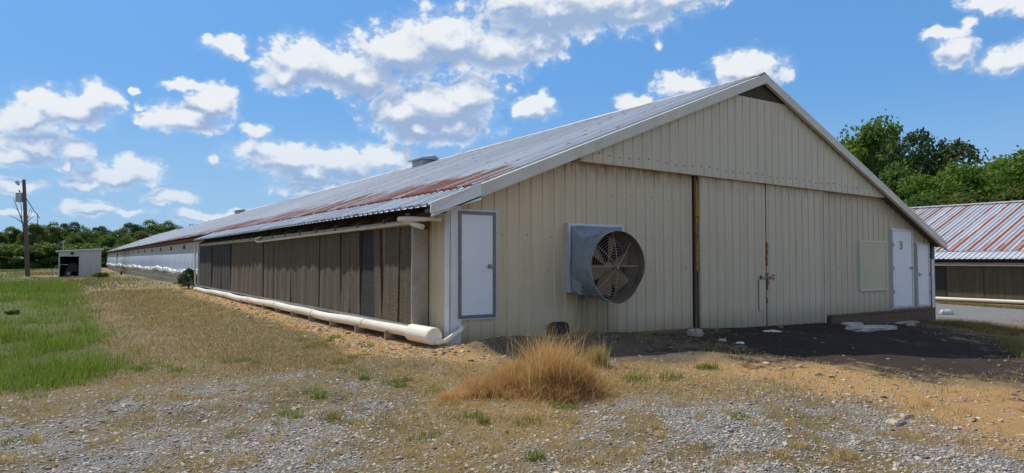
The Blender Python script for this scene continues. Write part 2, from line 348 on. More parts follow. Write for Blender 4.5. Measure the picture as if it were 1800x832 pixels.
# ------------------------------------------------------------------ ground form and zones
def lerp(x, xs, ys): return np.interp(x, xs, ys)
def vnoise(x, y, s, seed=0):
    x = np.asarray(x)*s+seed*17.3; y = np.asarray(y)*s-seed*9.1; xi = np.floor(x).astype(np.int64); yi = np.floor(y).astype(np.int64); fx = x-xi; fy = y-yi
    def h(a, b): n = (a*374761393+b*668265263+seed*1013) & 0x7fffffff; n = ((n ^ (n >> 13))*1274126177) & 0x7fffffff; return (n % 10007)/10007.
    fx = fx*fx*(3-2*fx); fy = fy*fy*(3-2*fy)
    return (h(xi, yi)*(1-fx)+h(xi+1, yi)*fx)*(1-fy)+(h(xi, yi+1)*(1-fx)+h(xi+1, yi+1)*fx)*fy
def fbm(x, y, s, seed=0, oc=4):
    a = 0; w = .5; t = 0
    for i in range(oc): a = a+w*vnoise(x, y, s*2**i, seed+i); t += w; w *= .55
    return a/t
def gz(x, y):
    x = np.asarray(x, float); y = np.asarray(y, float)
    z = lerp(x, [-60, -12, -4, 0, 1.2, 2.4, 3.6, 5.3, 7.4, 9.6, 12, 14.3, 18, 30, 60, 200], [-.7, -.3, -.12, -.01, .02, .03, -.04, -.06, -.15, -.19, -.32, -.42, -.52, -.75, -.95, -1.2])
    z = z-.035*np.clip(-y-1.0, 0, 12)-.05*np.clip(y-30, 0, 60)/30
    left = np.clip((3-x)/6, 0, 1)
    z = z+left*lerp(y, [-1, .5, 4, 12, 20, 45, 70, 95, 125, 170, 400], [0, -.05, -.10, -.03, .06, .0, -.12, -.05, .95, 2.2, 4.])
    z = z+lerp(y, [0, 60, 140, 300], [0, 0, .8, 3.])*(1-left)
    near = np.exp(-((x-2)**2+(y+3)**2)/260.)
    amp = np.clip(-y*.8-.1, .15, 1)
    inside = (x > .2) & (x < 14.2) & (y > .3)
    b = (fbm(x, y, .35, 3)-.5)*.16*amp+(fbm(x, y, 2.2, 5)-.5)*.055*near*amp
    far = np.clip((np.hypot(x-2, y+3)-20)/60, 0, 1)
    b = b+far*(fbm(x, y, .08, 9)-.5)*.5*(left)
    b = b+.16*np.exp(-(((x-.4)/.9)**2+((y+.95)/.35)**2))          # mound by the corner
    return np.where(inside, z-.12, z+b)
def gz1(x, y): return float(gz(np.array([x]), np.array([y]))[0])
def gpt(px, py):
    d = ray(px, py); t = 4.
    for _ in range(60):
        P = CAM+d*t; e = P[2]-gz1(P[0], P[1]); t += e/max(.02, -d[2])*.7 if d[2] < 0 else 0
        t = min(max(t, 1.), 260.)
    return CAM+d*t
def P(*pts):
    return np.array([(gpt(x, y)[0], gpt(x, y)[1]) for x, y in pts])
def inpoly(x, y, poly, soft=.3):
    x = np.asarray(x); y = np.asarray(y); ins = np.zeros(x.shape, bool); dm = np.full(x.shape, 1e9); n = len(poly)
    for i in range(n):
        x1, y1 = poly[i]; x2, y2 = poly[(i+1) % n]
        if y1 != y2: c = ((y1 > y) != (y2 > y)) & (x < (x2-x1)*(y-y1)/(y2-y1)+x1); ins ^= c
        dx, dy = x2-x1, y2-y1; q = np.clip(((x-x1)*dx+(y-y1)*dy)/(dx*dx+dy*dy+1e-9), 0, 1)
        dm = np.minimum(dm, np.hypot(x-x1-q*dx, y-y1-q*dy))
    sd = np.where(ins, dm, -dm); return np.clip(sd/soft*.5+.5, 0, 1)
Z_green = P((-500, 492), (0, 487), (110, 486), (140, 525), (160, 560), (185, 610), (190, 650), (150, 672), (60, 690), (0, 675), (-500, 700))
Z_orange1 = P((300, 500), (345, 514), (520, 548), (700, 592), (830, 612), (868, 612), (850, 640), (740, 628), (640, 625), (540, 585), (430, 548), (330, 520))
Z_soil = P((1185, 590), (1232, 574), (1460, 552), (1640, 572), (1750, 600), (1900, 630), (1950, 690), (1800, 682), (1640, 668), (1500, 650), (1360, 634), (1250, 622))
Z_orange2 = P((1170, 652), (1290, 640), (1450, 640), (1600, 672), (1900, 700), (2000, 830), (1800, 800), (1640, 765), (1480, 700), (1380, 672), (1240, 660))
Z_grav1 = P((1060, 712), (1180, 712), (1300, 708), (1480, 712), (1640, 760), (1900, 830), (2200, 1100), (900, 1200), (980, 800))
Z_grav2 = P((-300, 690), (60, 700), (300, 680), (480, 655), (700, 662), (800, 720), (780, 800), (640, 900), (-300, 1300))
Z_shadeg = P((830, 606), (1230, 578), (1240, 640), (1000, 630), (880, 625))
Z_dry = P((790, 640), (1060, 640), (1300, 652), (1440, 700), (1200, 705), (1040, 725), (960, 830), (700, 850), (800, 760), (780, 690))
R_poly = np.array([(16.5, -3), (29.5, -6), (29.5, 120), (16.8, 120)])
def zones(x, y):
    wx = (fbm(x, y, .9, 21)-.5)*1.3; wy = (fbm(x, y, .9, 31)-.5)*1.3
    x2 = x+wx; y2 = y+wy
    g = inpoly(x+wx*.6, y+wy*.6, Z_green, .5)
    far = np.clip((y-18)/25, 0, 1)*(x < 2)*.75*np.clip((fbm(x, y, .18, 4)-.3)*3, 0, 1)
    lawn = np.maximum(g, far)
    o = np.maximum(inpoly(x+wx*.35, y+wy*.35, Z_orange1, .3), inpoly(x2, y2, Z_orange2, .7))
    s = inpoly(x+wx*.9, y+wy*.9+(fbm(x, y*2.5, 2.2, 57)-.5)*1.2, Z_soil, 1.3)*1.08
    gr = np.maximum(np.maximum(inpoly(x2, y2, Z_grav1, .9), inpoly(x2, y2, Z_grav2, 1.0)*.8), inpoly(x, y, R_poly, 1.5))
    n = fbm(x, y, 1.3, 41, 5); n2 = fbm(x, y, 5., 47, 3)
    n3 = fbm(x, y, 14., 51, 2); gr = gr*np.clip((n*.50+n2*.30+n3*.2-.34)*4.6, 0, 1)
    gr = np.where(inpoly(x, y, R_poly, 1.5) > .5, 1., gr)
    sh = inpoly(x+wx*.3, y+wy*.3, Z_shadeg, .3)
    return gr, np.maximum(o, 0), s, lawn, sh, inpoly(x2, y2, Z_dry, .6)
def axis(fine0, fine1, st, ends, grow=1.12):
    a = list(np.arange(fine0, fine1+1e-6, st)); d = st; v = a[-1]
    while v < ends[1]: d *= grow; v += d; a.append(v)
    d = st; v = a[0]; pre = []
    while v > ends[0]: d *= grow; v -= d; pre.append(v)
    return np.array(pre[::-1]+a)
xs = axis(-8, 17, .09, (-1500, 1500)); ys = axis(-9, 4, .09, (-300, 2200)); XX, YY = np.meshgrid(xs, ys)
ZZ = gz(XX, YY); V = np.stack([XX.ravel(), YY.ravel(), ZZ.ravel()], 1); nx = len(xs); ny = len(ys)
ii, jj = np.meshgrid(np.arange(nx-1), np.arange(ny-1)); a = (jj*nx+ii).ravel(); F = np.stack([a, a+1, a+1+nx, a+nx], 1)
gr, o_, s_, ln_, sh_, dry_ = zones(XX.ravel(), YY.ravel())
m, t, b = newmat('ground_cover'); Pc = obco(t)
A1 = t.n('ShaderNodeAttribute', attribute_name='za'); A2 = t.n('ShaderNodeAttribute', attribute_name='zb')
s1 = t.n('ShaderNodeSeparateColor'); t.L.new(A1.outputs['Color'], s1.inputs[0]); s2 = t.n('ShaderNodeSeparateColor'); t.L.new(A2.outputs['Color'], s2.inputs[0])
nA = t.noise(Pc, 1.1, 6, .65); nB = t.noise(Pc, 6, 6, .7); nC = t.noise(Pc, 45, 5, .75); nD = t.noise(Pc, 220, 3, .7)
def jit(v, w=.6): return t.mr(t.math('ADD', v, t.math('MULTIPLY_ADD', nC, w, -w*.5)), .3, .7, 0, 1, True)
tan = t.mix(t.mr(nB, .3, .7), (.30, .205, .10), (.19, .14, .07)); tan = t.mix(t.mr(nA, .4, .65, 0, .8), tan, (.14, .12, .055))
tan = t.mix(t.math('MULTIPLY', s2.outputs[2], .8), tan, t.mix(t.mr(nB, .3, .7), (.50, .32, .125), (.34, .22, .09))); tan = t.mix(t.mr(nC, .35, .7, 0, .6), tan, (.38, .29, .155)); tan = t.mix(t.mr(nD, .5, .8, 0, .5), tan, (.12, .095, .06))
gcol = t.mix(nD, (.24, .225, .20), (.40, .38, .34))
vc = t.vor(Pc, 34, out=1); vsp = t.n('ShaderNodeSeparateColor'); t.L.new(vc, vsp.inputs[0]); vd = t.vor(Pc, 34, 'DISTANCE_TO_EDGE')
gcol = t.mix(t.mr(vsp.outputs[0], 0, 1, .1, .9), gcol, (.50, .49, .47)); gcol = t.mix(t.mr(vd, 0, .14, .75, 0), gcol, (.10, .085, .065))
orange = t.mix(t.mr(nB, .3, .7), (.58, .315, .105), (.50, .30, .12)); orange = t.mix(t.mr(nC, .4, .7, 0, .6), orange, (.62, .44, .23)); orange = t.mix(t.mr(nD, .5, .75, 0, .5), orange, (.24, .13, .06))
soil = t.mix(t.mr(nB, .3, .7), (.026, .020, .018), (.060, .040, .032)); soil = t.mix(t.mr(nC, .58, .75, 0, .6), soil, (.15, .10, .07))
green = t.mix(t.mr(nB, .3, .7), (.10, .13, .028), (.16, .15, .05)); green = t.mix(t.mr(nC, .4, .7, 0, .6), green, (.07, .10, .022))
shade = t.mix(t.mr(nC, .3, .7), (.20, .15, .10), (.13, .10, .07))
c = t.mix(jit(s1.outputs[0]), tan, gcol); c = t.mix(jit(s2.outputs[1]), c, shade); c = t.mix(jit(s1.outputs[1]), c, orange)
sm = t.mr(t.math('ADD', s1.outputs[2], t.math('ADD', t.math('MULTIPLY_ADD', nB, 2.6, -1.3), t.math('MULTIPLY_ADD', nA, 2.4, -1.2))), .32, .80, 0, .95, True)
c = t.mix(sm, c, soil); c = t.mix(jit(s2.outputs[0], .9), c, green)
hb = t.math('ADD', t.math('ADD', t.math('MULTIPLY', nC, .5), t.math('MULTIPLY', nD, .3)), t.math('MULTIPLY', t.math('MULTIPLY', vd, s1.outputs[0]), 1.6))
setb(t, b, c, .95, 0, hb, .9, .05); b.inputs['Specular IOR Level'].default_value = .2
M_ground = m
za = np.stack([gr, o_, s_, np.ones_like(gr)], 1); zb = np.stack([ln_, sh_, dry_, np.ones_like(gr)], 1)
tag(npmesh('ground', V, F, M_ground, attrs={'za': za, 'zb': zb}, smooth=True), kind='structure')

# ------------------------------------------------------------------ poultry house
XR, ZR, SLL, SLR = 7.09, 4.975, .3955, .448
def zroof(x): return ZR-SLL*(XR-x) if x < XR else ZR-SLR*(x-XR)
XW1 = 14.32
PER = .2286; RIB = .0145
def ribknots(s0, s1, per=PER, depth=RIB, w=.036, top=.028, minor=True):
    ks = [(s0, 0.)]; k = math.floor(s0/per)
    while True:
        c = (k+.5)*per
        if c-w-.001 > s1: break
        if c-w > s0 and c+w < s1: ks += [(c-w, 0.), (c-w+.012, depth), (c+w-.012, depth), (c+w, 0.)]
        k += 1
    ks.append((s1, 0.)); return ks
def ribsheet(mb, s0, s1, fa, fb, per=PER, depth=RIB, w=.032, mid=1):
    ks = ribknots(s0, s1, per, depth, w)
    n = len(mb.v)
    for s, d in ks: mb.v.append(tuple(fa(s, d))); mb.v.append(tuple(fb(s, d)))
    for i in range(len(ks)-1): a = n+2*i; mb.f.append((a, a+2, a+3, a+1)); mb.m.append(mb.mi)
def wallY(mb, x0, x1, y, zb, zt, **k):   # gable sheet facing -Y
    ks = lambda s, d: (s, y-d, zb(s)); ribsheet(mb, x0, x1, ks, lambda s, d: (s, y-d, zt(s)), **k)
def screws(mb, pts, axis='y', r=.0075):
    for (x, y, z) in pts:
        if axis == 'y': mb.box(x-r, x+r, y-.006, y, z-r, z+r)
        else: mb.box(x-.006, x, y-r, y+r, z-r, z+r)
def frame_rect(mb, x0, x1, z0, z1, w, y0, y1):
    mb.box(x0, x0+w, y0, y1, z0, z1); mb.box(x1-w, x1, y0, y1, z0, z1); mb.box(x0+w, x1-w, y0, y1, z0, z0+w); mb.box(x0+w, x1-w, y0, y1, z1-w, z1)

LEN = 165.
H1 = empty('poultry_house', (0, 0, 0))
tag(H1, 'long low cream metal farm building with a big round fan in its gable end', 'farm building', 'poultry houses')

def gable(parent):
    mb = MB()
    zt = lambda s: zroof(s)-.06
    for (a, bb) in ((0.0, 5.23), (5.40, XR), (XR, XW1)): wallY(mb, a, bb, 0, lambda s: -.75, zt)
    mb.mi = 1
    pts = []
    for zz, x0, x1 in ((1.05, 1.6, 5.1), (1.62, .9, 5.1), (1.05, 9.8, 10.8), (2.35, 3.0, 5.0)):
        k = math.ceil(x0/.457)
        while k*.457 < x1: pts.append((k*.457+RNG.uniform(-.02, .02), -.001, zz+RNG.uniform(-.03, .03))); k += 1
    screws(mb, pts)
    g = mb.build('gable_wall', [M_cream, M_dark], parent); return g
gable(H1)
# solid inner shell so that no light leaks through
mb = MB(); mb.box(.03, XW1-.03, .02, .06, -.75, 1.6)
mb.hexa([(.03, .02, 1.6), (XW1-.03, .02, 1.6), (XW1-.03, .06, 1.6), (.03, .06, 1.6), (XR-.2, .02, 4.72), (XR+.2, .02, 4.72), (XR+.2, .06, 4.72), (XR-.2, .06, 4.72)])
mb.build('inner_gable_boarding', M_wood, H1)
# upper gable panel, standing proud over the sliding door track
YP = -.17
pa = onY(1022, 283, YP-.02); pb = onY(1557, 348, YP-.02); UX0, UX1, UZ0, UZ1 = pa[0], pb[0], pa[2], pb[2]
vl = onY(1290, 166, YP); vr = onY(1385, 185, YP); VZ = (vl[2]+vr[2])/2
mb = MB(); low_ = lambda s: UZ0+(UZ1-UZ0)*(s-UX0)/(UX1-UX0)
wallY(mb, UX0, UX1, YP, low_, lambda s: min(zroof(s)-.10, VZ))
mb.quad((UX0, YP, UZ0), (UX0, -.02, UZ0), (UX0, -.02, zroof(UX0)-.1), (UX0, YP, zroof(UX0)-.1))
mb.quad((UX0, YP+.001, UZ0+.01), (UX1, YP+.001, UZ1+.01), (UX1, -.02, UZ1+.01), (UX0, -.02, UZ0+.01))
mb.mi = 1; k = math.ceil((UX0+.1)/PER); pts = []
while k*PER < UX1-.1: pts.append((k*PER+.01, YP-.001, low_(k*PER)+.16-.02*math.sin(k))); k += 1
screws(mb, pts, r=.0095)
mb.build('upper_gable_panel', [M_upper, M_dark], H1)
mb = MB(); mb.mi = 0
z = VZ+.02
while z < zroof(XR)-.16:
    xa = XR-(ZR-.12-z)/SLL; xb = XR+(ZR-.12-z)/SLR
    mb.hexa([(xa, YP+.01, z), (xb, YP+.01, z), (xb, YP+.05, z+.02), (xa, YP+.05, z+.02), (xa+.02, YP-.01, z+.045), (xb-.02, YP-.01, z+.045), (xb-.02, YP+.04, z+.05), (xa+.02, YP+.04, z+.05)]); z += .055
mb.quad((XR-1.3, YP+.06, VZ-.1), (XR+1.3, YP+.06, VZ-.1), (XR+.05, YP+.06, ZR-.12), (XR-.05, YP+.06, ZR-.12))
mb.build('gable_vent', worn('brown_grey_louvre', (.075, .062, .055), (.035, .03, .03), .7), H1)
# rake trim (a boxed fascia on each slope, with a dark soffit behind)
RY = -.26
def rake(x0, x1, name):
    mb = MB(); sl_ = (zroof(x1)-zroof(x0))/(x1-x0); L = math.hypot(1, sl_)
    a0, a1 = zroof(x0)+.035, zroof(x1)+.035; h = .17*L
    mb.hexa([(x0, RY-.03, a0-h), (x1, RY-.03, a1-h), (x1, RY, a1-h), (x0, RY, a0-h), (x0, RY-.03, a0), (x1, RY-.03, a1), (x1, RY, a1), (x0, RY, a0)])
    mb.hexa([(x0, RY, a0-.02), (x1, RY, a1-.02), (x1, RY+.12, a1-.02), (x0, RY+.12, a0-.02), (x0, RY, a0), (x1, RY, a1), (x1, RY+.12, a1), (x0, RY+.12, a0)])
    h2 = h-.012
    mb.hexa([(x0, RY-.045, a0-h-.01), (x1, RY-.045, a1-h-.01), (x1, RY+.03, a1-h-.01), (x0, RY+.03, a0-h-.01), (x0, RY-.045, a0-h2), (x1, RY-.045, a1-h2), (x1, RY+.03, a1-h2), (x0, RY+.03, a0-h2)])
    mb.build(name, M_trim, H1)
rake(-.43, XR, 'rake_trim'); rake(XR, 14.53, 'rake_trim')
for x0, x1 in ((-.41, UX0-.03), (UX1+.03, 14.48)):
    mb = MB()
    mb.hexa([(x0, RY+.01, zroof(x0)-.10), (x1, RY+.01, zroof(x1)-.10), (x1, -.002, zroof(x1)-.10), (x0, -.002, zroof(x0)-.10), (x0, RY+.01, zroof(x0)-.05), (x1, RY+.01, zroof(x1)-.05), (x1, -.002, zroof(x1)-.05), (x0, -.002, zroof(x0)-.05)])
    mb.build('soffit', M_wood, H1)
x0, x1 = -.47, .36; a0, a1 = zroof(x0)+.05, zroof(x1)+.05
mb = MB(); mb.hexa([(x0, RY-.045, a0-.15), (x1, RY-.045, a1-.25), (x1, RY-.031, a1-.25), (x0, RY-.031, a0-.15), (x0, RY-.075, a0), (x1, RY-.045, a1), (x1, RY-.031, a1), (x0, RY-.031, a0)])
mb.build('rake_end_flashing', worn('white_flashing', (.74, .75, .76), (.5, .5, .5), .4, .1, sc=2, amt=.3), H1)
# roof sheets, ribs running down the slope
def roofsheet(mb, x0, x1, y0, y1, dz=0., wob=0.):
    zf = lambda x: zroof(x)+dz
    def pt(x):
        def f(s, d):
            w_ = wob*math.sin(s*.31)*math.sin(s*.113+1)+wob*.6*math.sin(s*1.1)
            return (x, s, zf(x)+d+w_)
        return f
    n = 1
    ribsheet(mb, y0, y1, pt(x0), pt(x1), depth=.042)
def sheets(parent, mats, y0, y1, ext_to, H=None):
    mb = MB(); roofsheet(mb, .30, XR, y0, y1, .03, .006); mb.build('roof', mats[0], parent)
    mb = MB(); ribsheet(mb, y0, y1, lambda s, d: (XR, s, ZR+.03+d), lambda s, d: (14.50, s, zroof(14.50)+.03+d), depth=.042); mb.build('rear_roof_slope', mats[0], parent)
    mb = MB(); roofsheet(mb, -.43, .75, y0, ext_to, -.002, .003); mb.build('lower_roof_extension', mats[1], parent)
    mb = MB()      # roof boarding below the sheets, darkened to paint the eave shade
    for x0, x1, ya, yb in ((.45, XR, y0+.05, y1), (-.30, .45, y0+.05, ext_to-.05), (XR, 14.44, y0+.05, y1)):
        mb.hexa([(x0, ya, zroof(x0)-.05), (x1, ya, zroof(x1)-.05), (x1, yb, zroof(x1)-.05), (x0, yb, zroof(x0)-.05), (x0, ya, zroof(x0)-.012), (x1, ya, zroof(x1)-.012), (x1, yb, zroof(x1)-.012), (x0, yb, zroof(x0)-.012)])
    mb.build('roof_deck', M_shadewood, parent)
sheets(H1, (M_roof, M_roofn), RY+.02, LEN, 20.9)
mb = MB(); y = RY
while y < LEN:
    y2 = min(y+3.05, LEN); j = RNG.uniform(-.008, .008)
    for sgn, sl_ in ((-1, SLL), (1, SLR)):
        w_ = .17
        mb.hexa([(XR, y, ZR+.055+j), (XR+sgn*w_, y, ZR+.06+j-sl_*w_), (XR+sgn*w_, y2, ZR+.06+j-sl_*w_), (XR, y2, ZR+.055+j), (XR, y, ZR+.085+j), (XR+sgn*w_, y, ZR+.075+j-sl_*w_), (XR+sgn*w_, y2, ZR+.075+j-sl_*w_), (XR, y2, ZR+.085+j)])
    y = y2
mb.build('ridge_cap', M_cap, H1)
# ridge ventilators along the roof
def ventilator(parent, y):
    x = 6.75; z0 = zroof(x)
    mb = MB(); mb.box(x-.30, x+.30, y-.45, y+.45, z0-.1, z0+.17)
    b_ = mb.build('roof_ventilator', M_galv, parent)
    mb = MB(); mb.hexa([(x-.42, y-.60, z0+.172), (x+.42, y-.60, z0+.172), (x+.42, y+.60, z0+.172), (x-.42, y+.60, z0+.172), (x-.42, y-.60, z0+.22), (x+.15, y-.60, z0+.33), (x+.15, y+.60, z0+.33), (x-.42, y+.60, z0+.22)])
    mb.build('lid', M_galv, b_)
for y in (14.7, 47.3, 80., 112., 150.): ventilator(H1, y)

# corner trims
mb = MB(); mb.box(-.022, .17, -.045, -.022, -.7, zroof(0)-.13); mb.box(-.035, -.012, -.045, .10, -.7, zroof(0)-.13)
mb.build('corner_trim', worn('white_corner_trim', (.74, .75, .76), (.40, .36, .30), .45, sc=1.5, amt=.4), H1)
mb = MB(); mb.box(14.22, 14.36, -.045, -.022, -.72, 1.25); mb.box(14.345, 14.372, -.045, .12, -.72, 1.25); mb.build('corner_trim', M_alul, H1)
mb = MB(); mb.box(14.215, 14.365, -.048, -.020, 1.25, 1.72); mb.build('green_corner_trim', M_green, H1)
# front part of the side wall
mb = MB(); ribsheet(mb, 0, .68, lambda s, d: (-d, s, -.7), lambda s, d: (-d, s, 1.93)); mb.build('side_wall', M_cream, H1)
# ---- doors on the gable
def hinged_door(px0, py0, px1, py1, name, mat_fr, label=None, handle_right=True, handle_z=None, mat_leaf=None, fw=.055, kn='knob'):
    a = onY(px0, py0, -.03); b2 = onY(px1, py1, -.03); x0, x1, z1, z0 = a[0], b2[0], a[2], b2[2]
    mb = MB(); mb.box(x0+fw, x1-fw, -.045, -.004, z0+fw, z1-fw); d = mb.build(name, mat_leaf or M_white, H1)
    if label: d['label'] = label
    mb = MB(); frame_rect(mb, x0, x1, z0, z1, fw, -.062, -.002); mb.build('door_frame', mat_fr, d)
    mb = MB(); e = .03; frame_rect(mb, x0-e, x1+e, z0-e, z1+e, e-.004, -.035, -.0022); mb.build('casing', M_alul, d)
    hx = x1-fw-.06 if handle_right else x0+fw+.05; hz = handle_z if handle_z is not None else (z0+z1)/2
    mb = MB()
    if kn == 'knob':
        mb.tube([(hx, -.045, hz), (hx, -.055, hz)], .035, 12); mb.tube([(hx, -.055, hz), (hx, -.085, hz), (hx, -.09, hz), (hx, -.115, hz), (hx, -.12, hz)], [.012, .012, .03, .032, .015], 12)
    else:
        mb.box(hx-.03, hx+.09, -.075, -.045, hz-.02, hz+.02); mb.box(hx-.03, hx, -.06, -.04, hz-.05, hz+.05)
    mb.build('door_handle', M_alu, d)
    for q in (.2, .5, .8):
        mb = MB(); hz_ = z0+(z1-z0)*q; hx_ = x0+fw-.01 if handle_right else x1-fw+.01; mb.tube([(hx_, -.068, hz_-.045), (hx_, -.068, hz_+.045)], .011, 8)
        mb.build('hinge', M_alu, d)
    return d, (x0, x1, z0, z1)
hinged_door(805, 371, 870, 557, 'door', M_aludk, 'white door with dull metal frame and round knob', handle_z=1.13, fw=.046)
d3, r3 = hinged_door(1566, 403, 1605, 538, 'door', M_alul, 'taller white door marked with a faded 3', fw=.045)
d4, r4 = hinged_door(1610, 428, 1634, 536, 'door', M_alul, 'short narrow white door at the far corner', handle_right=False, fw=.04, kn='lever')
# the digit 3 on its faded round patch
cxd, czd = onY(1583.5, 431, -.05)[0], onY(1583.5, 431, -.05)[2]
mb = MB(); mb.tube([(cxd, -.0455, czd), (cxd, -.0475, czd)], .115, 24); pt3 = mb.build('number_patch', worn('faded_patch', (.72, .70, .66), (.6, .56, .5), .6), d3)
mb = MB(); pts = []
for k in range(15):
    a_ = math.radians(140-250*k/14); pts.append((cxd+.045*math.cos(a_), -.052, czd+.045+.045*math.sin(a_)))
mb.tube(pts, .012, 6); pts = []
for k in range(15):
    a_ = math.radians(110-250*k/14); pts.append((cxd+.05*math.cos(a_), -.052, czd-.045+.05*math.sin(a_)))
mb.tube(pts, .012, 6); mb.build('number_three', worn('tan_number', (.36, .27, .15), (.2, .15, .1), .6), pt3)
# blanked window panel
a = onY(1510, 423, -.03); b2 = onY(1559, 510, -.03)
mb = MB(); mb.box(a[0]+.03, b2[0]-.03, -.04, -.003, b2[2]+.03, a[2]-.03); wp = mb.build('window_cover', worn('yellowed_cream_panel', (.58, .53, .36), (.46, .42, .30), .55, sc=1.5, amt=.5), H1)
mb = MB(); frame_rect(mb, a[0], b2[0], b2[2], a[2], .035, -.055, -.0025); mb.build('window_frame', M_trim, wp)
# ---- sliding doors and their gap
YD = -.075
def slid(px0, px1, name, dxb=0.):
    x0 = onY(px0, 450, YD-.02)[0]; x1 = onY(px1, 450, YD-.02)[0]
    mb = MB(); zb = lambda s: -.10-.012*(s-5.3)-.02*math.sin(s*7)*0
    wallY(mb, x0, x1, YD, zb, lambda s: low_(s)+.12, depth=.014)
    mb.quad((x0, YD, zb(x0)), (x0, YD+.05, zb(x0)), (x0, YD+.05, low_(x0)+.1), (x0, YD, low_(x0)+.1))
    mb.quad((x1, YD, zb(x1)), (x1, YD+.05, zb(x1)), (x1, YD+.05, low_(x1)+.1), (x1, YD, low_(x1)+.1))
    d = mb.build(name, M_door_sid, H1); return d, x0, x1, zb
sa, sx0, sx1, zb = slid(1232, 1347, 'sliding_door'); sb_, tx0, tx1, _ = slid(1349.5, 1450, 'sliding_door')
mb = MB(); mb.box(5.20, 5.42, -.02, .0195, -.7, 2.95); mb.build('door_gap_backing', M_dark, H1)
mb = MB(); mb.box(5.22, 5.27, -.05, -.021, -.3, 2.92); gp = mb.build('gap_post', M_wood, H1)
mb = MB(); prev = None
def blobstrip(mb, x, y, z0, z1, w, seed):
    r_ = random.Random(seed); z = z0
    pts = []; rs = []
    while z < z1: pts.append((x+r_.uniform(-.012, .012), y, z)); rs.append(max(.008, w*r_.uniform(.35, 1.1))); z += .05
    mb.tube(pts, rs, 7)
blobstrip(mb, 5.265, -.05, 1.15, 2.75, .028, 2); blobstrip(mb, 5.27, -.055, 2.05, 2.35, .05, 5); blobstrip(mb, 5.27, -.05, 1.0, 1.6, .035, 9)
mb.build('spray_foam', M_foam, gp)
mb = MB(); zs = lambda py: onY(1348, py, YD)[2]; sx = (sx1+tx0)/2
blobstrip(mb, sx+.01, YD-.01, zs(468), zs(425), .026, 3); blobstrip(mb, sx+.02, YD-.01, zs(510), zs(478), .032, 4); blobstrip(mb, sx+.01, YD-.005, zs(532), zs(522), .02, 6)
mb.build('foam_seam', M_foamo, sb_)
mb = MB(); mb.box(sx1-.20, sx1-.04, YD-.05, YD-.015, zs(489), zs(486)); mb.box(sx1-.20, sx1-.185, YD-.055, YD-.015, zs(491), zs(484)); mb.box(sx1-.055, sx1-.04, YD-.055, YD-.015, zs(491), zs(484)); mb.build('door_handle', M_alu, sa)
mb = MB(); mb.box(tx0+.05, tx0+.17, YD-.05, YD-.015, zs(489), zs(486)); mb.box(tx0+.155, tx0+.17, YD-.055, YD-.015, zs(492), zs(483)); mb.build('door_handle', M_alu, sb_)
mb = MB(); hx0 = onY(1333, 500, YD)[0]; mb.box(hx0, sx1-.03, YD-.019, YD-.0155, zs(545), zs(492)); hp = mb.build('small_hatch', M_door_sid, sa)
mb = MB(); frame_rect(mb, hx0-.006, sx1-.024, zs(545.6), zs(491.4), .004, YD-.021, YD-.0145); mb.build('hatch_edge', M_alu, hp)
mb = MB(); mb.box(tx1-.012, tx1+.012, YD-.025, YD+.05, -.16, low_(tx1)+.05); mb.build('door_edge_strip', M_trim, sb_)
# black flap over an opening low on the wall
mb = MB(); a = onY(966, 567, -.05); b2 = onY(998, 588, -.05); x0, x1, z1 = a[0], b2[0], a[2]
pr = [(x0, -.05), (x0-.015, z1-.09), (x0+.03, z1-.02), (x0+.10, z1), (x1-.1, z1), (x1-.03, z1-.02), (x1, z1-.09), (x1-.01, -.05)]
n = len(mb.v); mb.v += [(x, -.09-.05*(z1-z), z) for x, z in pr]+[(x, -.015, z) for x, z in pr]
mb.f.append(tuple(range(n, n+8))); mb.m.append(0)
for k in range(8): mb.f.append((n+k, n+(k+1) % 8, n+8+(k+1) % 8, n+8+k)); mb.m.append(0)
mb.build('black_rubber_flap', M_black, H1)
# ---- exhaust fan with its discharge cone
fx0, fx1 = onY(992, 392, 0)[0], onY(1083, 395, 0)[0]+.05; fz1, fz0 = onY(992, 394, 0)[2], onY(992, 513, 0)[2]
FX, FZ = 2.70, 1.12; R0, R1 = .53, .585; Yb, Ye = -.16, -.70
mb = MB(); mb.box(fx0+.02, fx1, -.10, -.004, fz0+.01, fz1-.02)
mb.hexa([(fx0+.06, -.101, fz0+.03), (fx1-.02, -.101, fz0+.03), (FX+.50, -.30, FZ-.46), (FX-.46, -.30, FZ-.46),
         (fx0+.06, -.101, fz1-.05), (fx1-.02, -.101, fz1-.05), (FX+.50, -.30, FZ+.50), (FX-.46, -.30, FZ+.50)][0:4]+[(fx0+.06, -.101, fz1-.05), (fx1-.02, -.101, fz1-.05), (FX+.50, -.30, FZ+.50), (FX-.46, -.30, FZ+.50)])
fan = mb.build('exhaust_fan', M_galv, H1); fan['label'] = 'grey metal fan housing with a round discharge cone'
mb = MB(); e = .035; frame_rect(mb, fx0, fx1+.02, fz0-.01, fz1+.01, e, -.115, -.003); mb.build('fan_frame', M_alul, fan)
def dent(a):            # the lip is bent flat at lower right
    d = (a-math.radians(-38)+math.pi) % (2*math.pi)-math.pi
    return 1-.085*math.exp(-(d/.42)**2)+.03*math.exp(-((d+.95)/.25)**2)
mb = MB(); SG = 64
prof = [(Yb, R0, 0), (-.28, R0+.005, 0), (-.42, R0+.012, .15), (-.56, R0+.03, .6), (Ye, R1, 1.)]
ring = []
for (y, r, k) in prof:
    ring.append([(FX+r*(1+(dent(2*math.pi*i/SG)-1)*k)*math.cos(2*math.pi*i/SG), y, FZ+r*(1+(dent(2*math.pi*i/SG)-1)*k)*math.sin(2*math.pi*i/SG)) for i in range(SG)])
